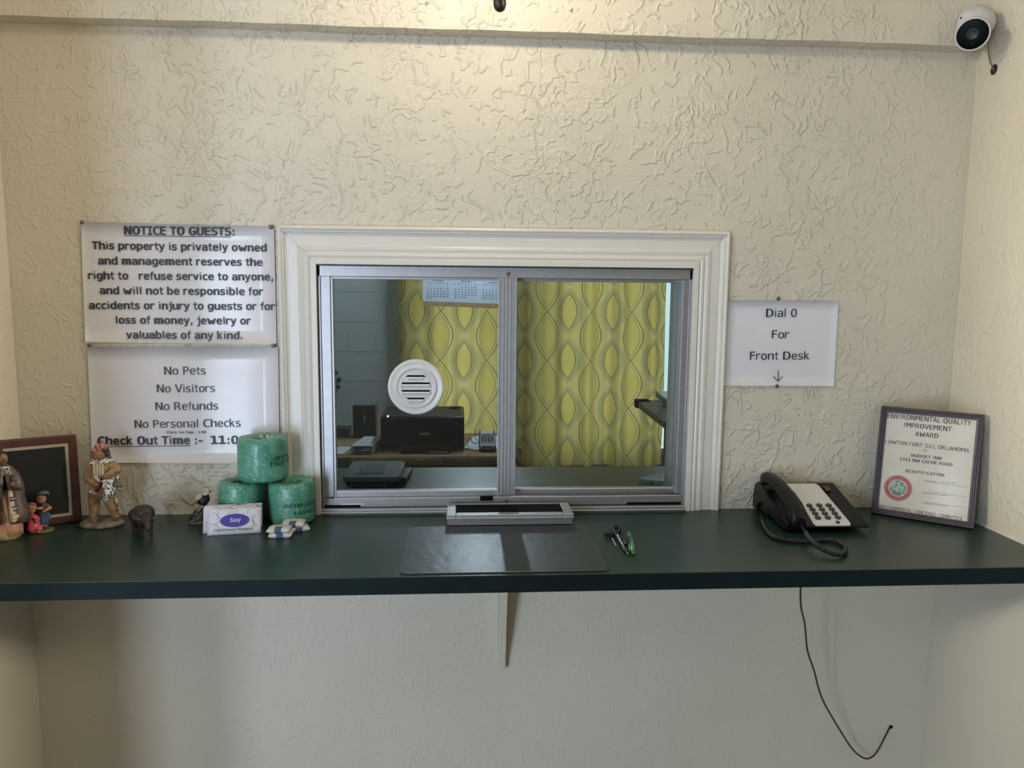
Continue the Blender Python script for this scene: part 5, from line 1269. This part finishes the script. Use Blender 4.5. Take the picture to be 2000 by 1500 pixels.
bx_ = thing('carton', 'small white and blue carton lying left of the printer', 'box', (-.50, 2.08, DT)); xL_, xR_ = wp(686, 880, 2.01).x, wp(728, 880, 2.01).x
hz = wp(700, 871, 2.0).z; b = MB(); b.add([(xL_, 2.0, DT), (xR_, 2.0, DT), (xR_+.028, 2.26, DT), (xL_+.035, 2.26, DT), (xL_, 2.0, hz), (xR_, 2.0, hz), (xR_+.028, 2.26, hz), (xL_+.035, 2.26, hz)], [[3, 2, 1, 0], [4, 5, 6, 7], [0, 1, 5, 4], [1, 2, 6, 5], [2, 3, 7, 6], [3, 0, 4, 7]]); b.build('carton_body', 'carton_white', bx_, bevel=.001)
MB().box(xL_+.020, xR_-.003, 1.9985, 1.9995, DT+.003, hz-.003).build('blue_label', 'carton_blue', bx_)
b = MB(); strip(b, (xL_+.040, 1.9982, DT+.020), (xR_-.010, 1.9982, DT+.020), .004, NF); strip(b, (xL_+.066, 1.9982, DT+.030), (xR_-.010, 1.9982, DT+.030), .003, NF); b.build('label_print', 'white_print', bx_)
# card terminal, papers, wires
MT['term_grey'] = mat('terminal_grey', (.022, .024, .028), .4, spec=.25); MT['term_screen'] = mat('terminal_screen', (.50, .56, .60), .5, spec=.2); MT['term_key'] = mat('terminal_keys', (.065, .07, .085), .6, spec=.2)
te = thing('card_terminal', 'grey card payment terminal on papers right of the printer', 'card terminal', (.15, 2.12, DT+.002)); xa_, xb_ = wp(936, 870, 2.08).x, wp(968, 870, 2.08).x
def slope(y): return DT+.030+(y-2.05)*.42
b = MB(); b.prism([(2.045, DT+.002), (2.045, DT+.028), (2.05, slope(2.05)), (2.18, slope(2.18)), (2.19, slope(2.18)-.006), (2.19, DT+.002)], xa_, xb_, lambda p, h: (h, p[0], p[1])); b.build('body', 'term_grey', te, bevel=.004)
def tplate(nm, xx0, xx1, ya0, ya1, mt): 
    bb = MB(); bb.add([(xx0, ya0, slope(ya0)+.0028), (xx1, ya0, slope(ya0)+.0028), (xx1, ya1, slope(ya1)+.0028), (xx0, ya1, slope(ya1)+.0028), (xx0, ya0, slope(ya0)-.001), (xx1, ya0, slope(ya0)-.001), (xx1, ya1, slope(ya1)-.001), (xx0, ya1, slope(ya1)-.001)], [[0, 1, 2, 3], [0, 4, 5, 1], [1, 5, 6, 2], [2, 6, 7, 3], [3, 7, 4, 0]]); return bb.build(nm, mt, te)
tplate('screen', xa_+.014, xb_-.014, 2.150, 2.172, 'term_screen')
for i in range(4):
    for j in range(4): tplate('key', xa_+.011+i*.0165, xa_+.023+i*.0165, 2.078+j*.0165, 2.088+j*.0165, 'term_key')
MB().box(xa_+.004, xb_-.008, 2.0425, 2.0455, DT+.017, DT+.031).build('silver_bezel', 'alu_highlight', te); MB().box(xa_+.012, xb_-.016, 2.0415, 2.0426, DT+.021, DT+.027).build('card_slot', 'matte_black', te)
b = MB(); b.tube(smooth_path([(xa_-.0, 2.13, DT+.03), (xa_-.03, 2.10, DT+.035), (xa_-.05, 2.15, DT+.05), (xa_-.06, 2.25, DT+.01)], 6), .0022, 6); b.tube(smooth_path([(xa_, 2.15, DT+.03), (xa_-.02, 2.16, DT+.05), (xa_-.018, 2.2, DT+.085), (xa_-.02, 2.21, DT+.07)], 6), .0018, 6); b.build('cable', 'black', te)
b = MB(); q = [zp(907, 875, DT+.001), zp(928, 879, DT+.001), zp(978, 876, DT+.001), zp(975, 852, DT+.001), zp(925, 852, DT+.001)]; b.loft([[p for p in q], [p+Vector((0, 0, .0012)) for p in q]]); o = b.build('paper_sheets', 'card', origin=q[1]); tag(o, 'loose white papers under the card terminal', 'paper')
# black tabbed ornament on the office wall
c = wp(634, 745, YB); b = MB(); ring = [(.062, -.004), (.075, -.004), (.075, -.016), (.062, -.016), (.062, -.004)]
b.lathe([(r, YB+y) for r, y in ring], (c.x, 0, c.z), 40, 'y', cap=False)
for k in range(12):
    a = 2*PI*k/12+.15; M = Matrix.Translation((c.x, YB-.010, c.z)) @ Matrix.Rotation(-a, 4, 'Y'); b.box(.088, .110, -.006, .006, -.011, .011, M)
    b.box(.070, .092, -.002, .002, -.002, .002, M)
b.lathe([(.012, YB-.0005), (.012, YB-.010), (.001, YB-.011)], (c.x, 0, c.z), 16, 'y'); b.box(c.x-.063, c.x+.063, YB-.006, YB-.003, c.z-.002, c.z+.002)
o = b.build('wall_ornament', 'black', origin=(c.x, YB, c.z)); tag(o, 'black round wall ornament with square tabs, half hidden at the left sash', 'wall ornament')
# grey machine on the inner counter
MT['mach_grey'] = mat('slate_grey_plastic', (.12, .145, .155), .4, var=.05); MT['mach_dark'] = mat('dark_slate_plastic', (.022, .025, .032), .4)
zm = wp(670, 932, .225).z; mc = thing('desktop_machine', 'low slate grey desktop machine just inside the left pane', 'office machine', (-.245, .32, ZC))
xl, xr = wp(668, 932, .225).x, wp(782, 934, .225).x
def rg(z, x0_, x1_, y0_, y1_, r): return [(x, y, z) for x, y in rrect(x0_, x1_, y0_, y1_, r, 4)]
b = MB(); b.loft([rg(ZC+.0004, xl+.016, xr-.020, .232, .40, .012), rg(ZC+.010, xl+.008, xr-.012, .226, .41, .014), rg(zm-.012, xl+.001, xr-.002, .2205, .425, .016)]); b.build('base', 'mach_dark', mc)
b = MB(); b.loft([rg(zm-.012, xl, xr, .2195, .43, .016), rg(zm-.003, xl, xr, .2195, .43, .016), rg(zm, xl+.003, xr-.003, .2225, .427, .015)]); b.build('lid', 'mach_grey', mc)
xs0, xs1 = wp(697, 924, .27).x, wp(748, 924, .27).x
MB().rbox(xs0, xs1, .262, .375, zm+.0001, zm+.0012, .008).build('paper_recess', 'mach_dark', mc)
b = MB(); b.tube([(xs0-.002, .258, zm+.0015), (xs0+.003, .30, zm+.0022), (xs0+.012, .37, zm+.002)], .0010, 6); b.tube([(xr-.006, .24, zm+.0015), (xr-.004, .30, zm+.0018), (xr-.004, .38, zm+.0015)], .0012, 6); b.build('highlight_edge', 'alu_highlight', mc)  # pale tubes draw the highlights along the slot and lid edge
b = MB(); b.prism([(xr-.004, .27), (xr+.012, .27), (xr+.022, .40), (xr-.004, .40)], ZC+.004, zm-.014, lambda p, h: (p[0], p[1], h)); b.build('side_guide', 'mach_dark', mc, bevel=.003)
b = MB(); b.box(xl+.03, xr-.05, .2205, .2222, zm-.022, zm-.0205); b.box(xl+.022, xl+.025, .2225, .228, ZC+.004, ZC+.02); b.box(xr-.045, xr-.042, .2225, .228, ZC+.004, ZC+.02); b.build('front_seam', 'mach_grey', mc)
# papers inside at right
MT['sheet_blue'] = mat('cool_white_paper', (.78, .80, .82), .7)
b = MB(); q = [zp(1247, 933, ZC+.010), zp(1262, 937, ZC+.008), (.60, .235, ZC+.012), (.66, .30, ZC+.014), (.62, .345, ZC+.014)]
b.loft([[Vector(p)-Vector((0, 0, .004)) for p in q], [Vector(p) for p in q]]); o = b.build('envelope_stack', 'sheet_blue', origin=(.57, .3, ZC)); tag(o, 'white envelope stack on the inner counter at the right jamb, upper one', 'paper')
b = MB(); q = [zp(1276, 943, ZC+.003), (.62, .215, ZC+.003), (.66, .27, ZC+.003), (.58, .30, ZC+.003)]; b.loft([[Vector(p)-Vector((0, 0, .0027)) for p in q], [Vector(p)+Vector((0, 0, .001)) for p in q]]); o = b.build('folded_paper', 'sheet_blue', origin=(.6, .26, ZC)); tag(o, 'folded white paper under the envelopes at the right jamb', 'paper')
# dark stand with laptop and star
MT['stand'] = mat('charcoal_board', (.040, .042, .040), .45); MT['laptop'] = mat('blue_grey_case', (.10, .16, .21), .35); MT['laptop_side'] = mat('brown_grey_side', (.10, .08, .08), .5); MT['silver'] = mat('polished_silver', (.75, .72, .72), .3, metal=.2)
SZ = 1.10; fl = zp(1242, 781, SZ); nl = zp(1299, 824, SZ)
sd = thing('stand_table', 'tall charcoal table at right inside the office with black corner cap', 'table', ((fl.x+nl.x)/2+.2, (fl.y+nl.y)/2, 0))
b = MB(); xa2 = fl.x; q = [(fl.x, fl.y), (nl.x, nl.y), (nl.x+.55, nl.y), (fl.x+.55, fl.y)]
b.loft([[(x, y, SZ-.030) for x, y in q], [(x, y, SZ) for x, y in q]]); b.build('tabletop', 'stand', sd, bevel=.003)
MB().box(fl.x-.006, fl.x+.055, fl.y-.05, fl.y+.006, SZ-.032, SZ+.004).build('corner_cap', 'matte_black', sd)
for (lx, ly) in ((nl.x+.02, nl.y+.04), (nl.x+.45, nl.y+.04), (fl.x+.45, fl.y-.08)): MB().rbox(lx, lx+.05, ly, ly+.05, 0, SZ-.031, .006).build('leg', 'stand', sd)
lz = SZ+.001; q = [zp(1281, 776, lz), zp(1312, 800, lz)]
lapt = thing('laptop', 'closed blue grey laptop lying on the charcoal table', 'laptop', (q[0].x+.12, q[0].y-.1, lz))
q4 = [(q[0].x, q[0].y), (q[1].x, q[1].y), (q[1].x+.30, q[1].y), (q[0].x+.30, q[0].y)]
b = MB(); b.loft([[(x, y, lz) for x, y in q4], [(x, y, lz+.022) for x, y in q4]]); b.build('base', 'laptop_side', lapt, bevel=.002)
b = MB(); b.loft([[(x-.004, y, lz+.0225) for x, y in q4], [(x-.004, y, lz+.030) for x, y in q4]]); b.build('lid', 'laptop', lapt, bevel=.003)
c = zp(1288, 801, SZ); c.z += .0; b = MB(); rn = random.Random(5); cc3 = c+Vector((-.012, -.03, .026))
for k in range(7):
    a = 2*PI*k/7+.3; d3 = Vector((math.cos(a), -.2*math.sin(a*2), math.sin(a))); b.tube([cc3, cc3+d3*.013, cc3+d3*.025], [.0045, .0035, .0006], 6)
o = b.build('star_ornament', 'silver', origin=cc3); tag(o, 'small silver star shaped ornament beside the laptop', 'ornament')
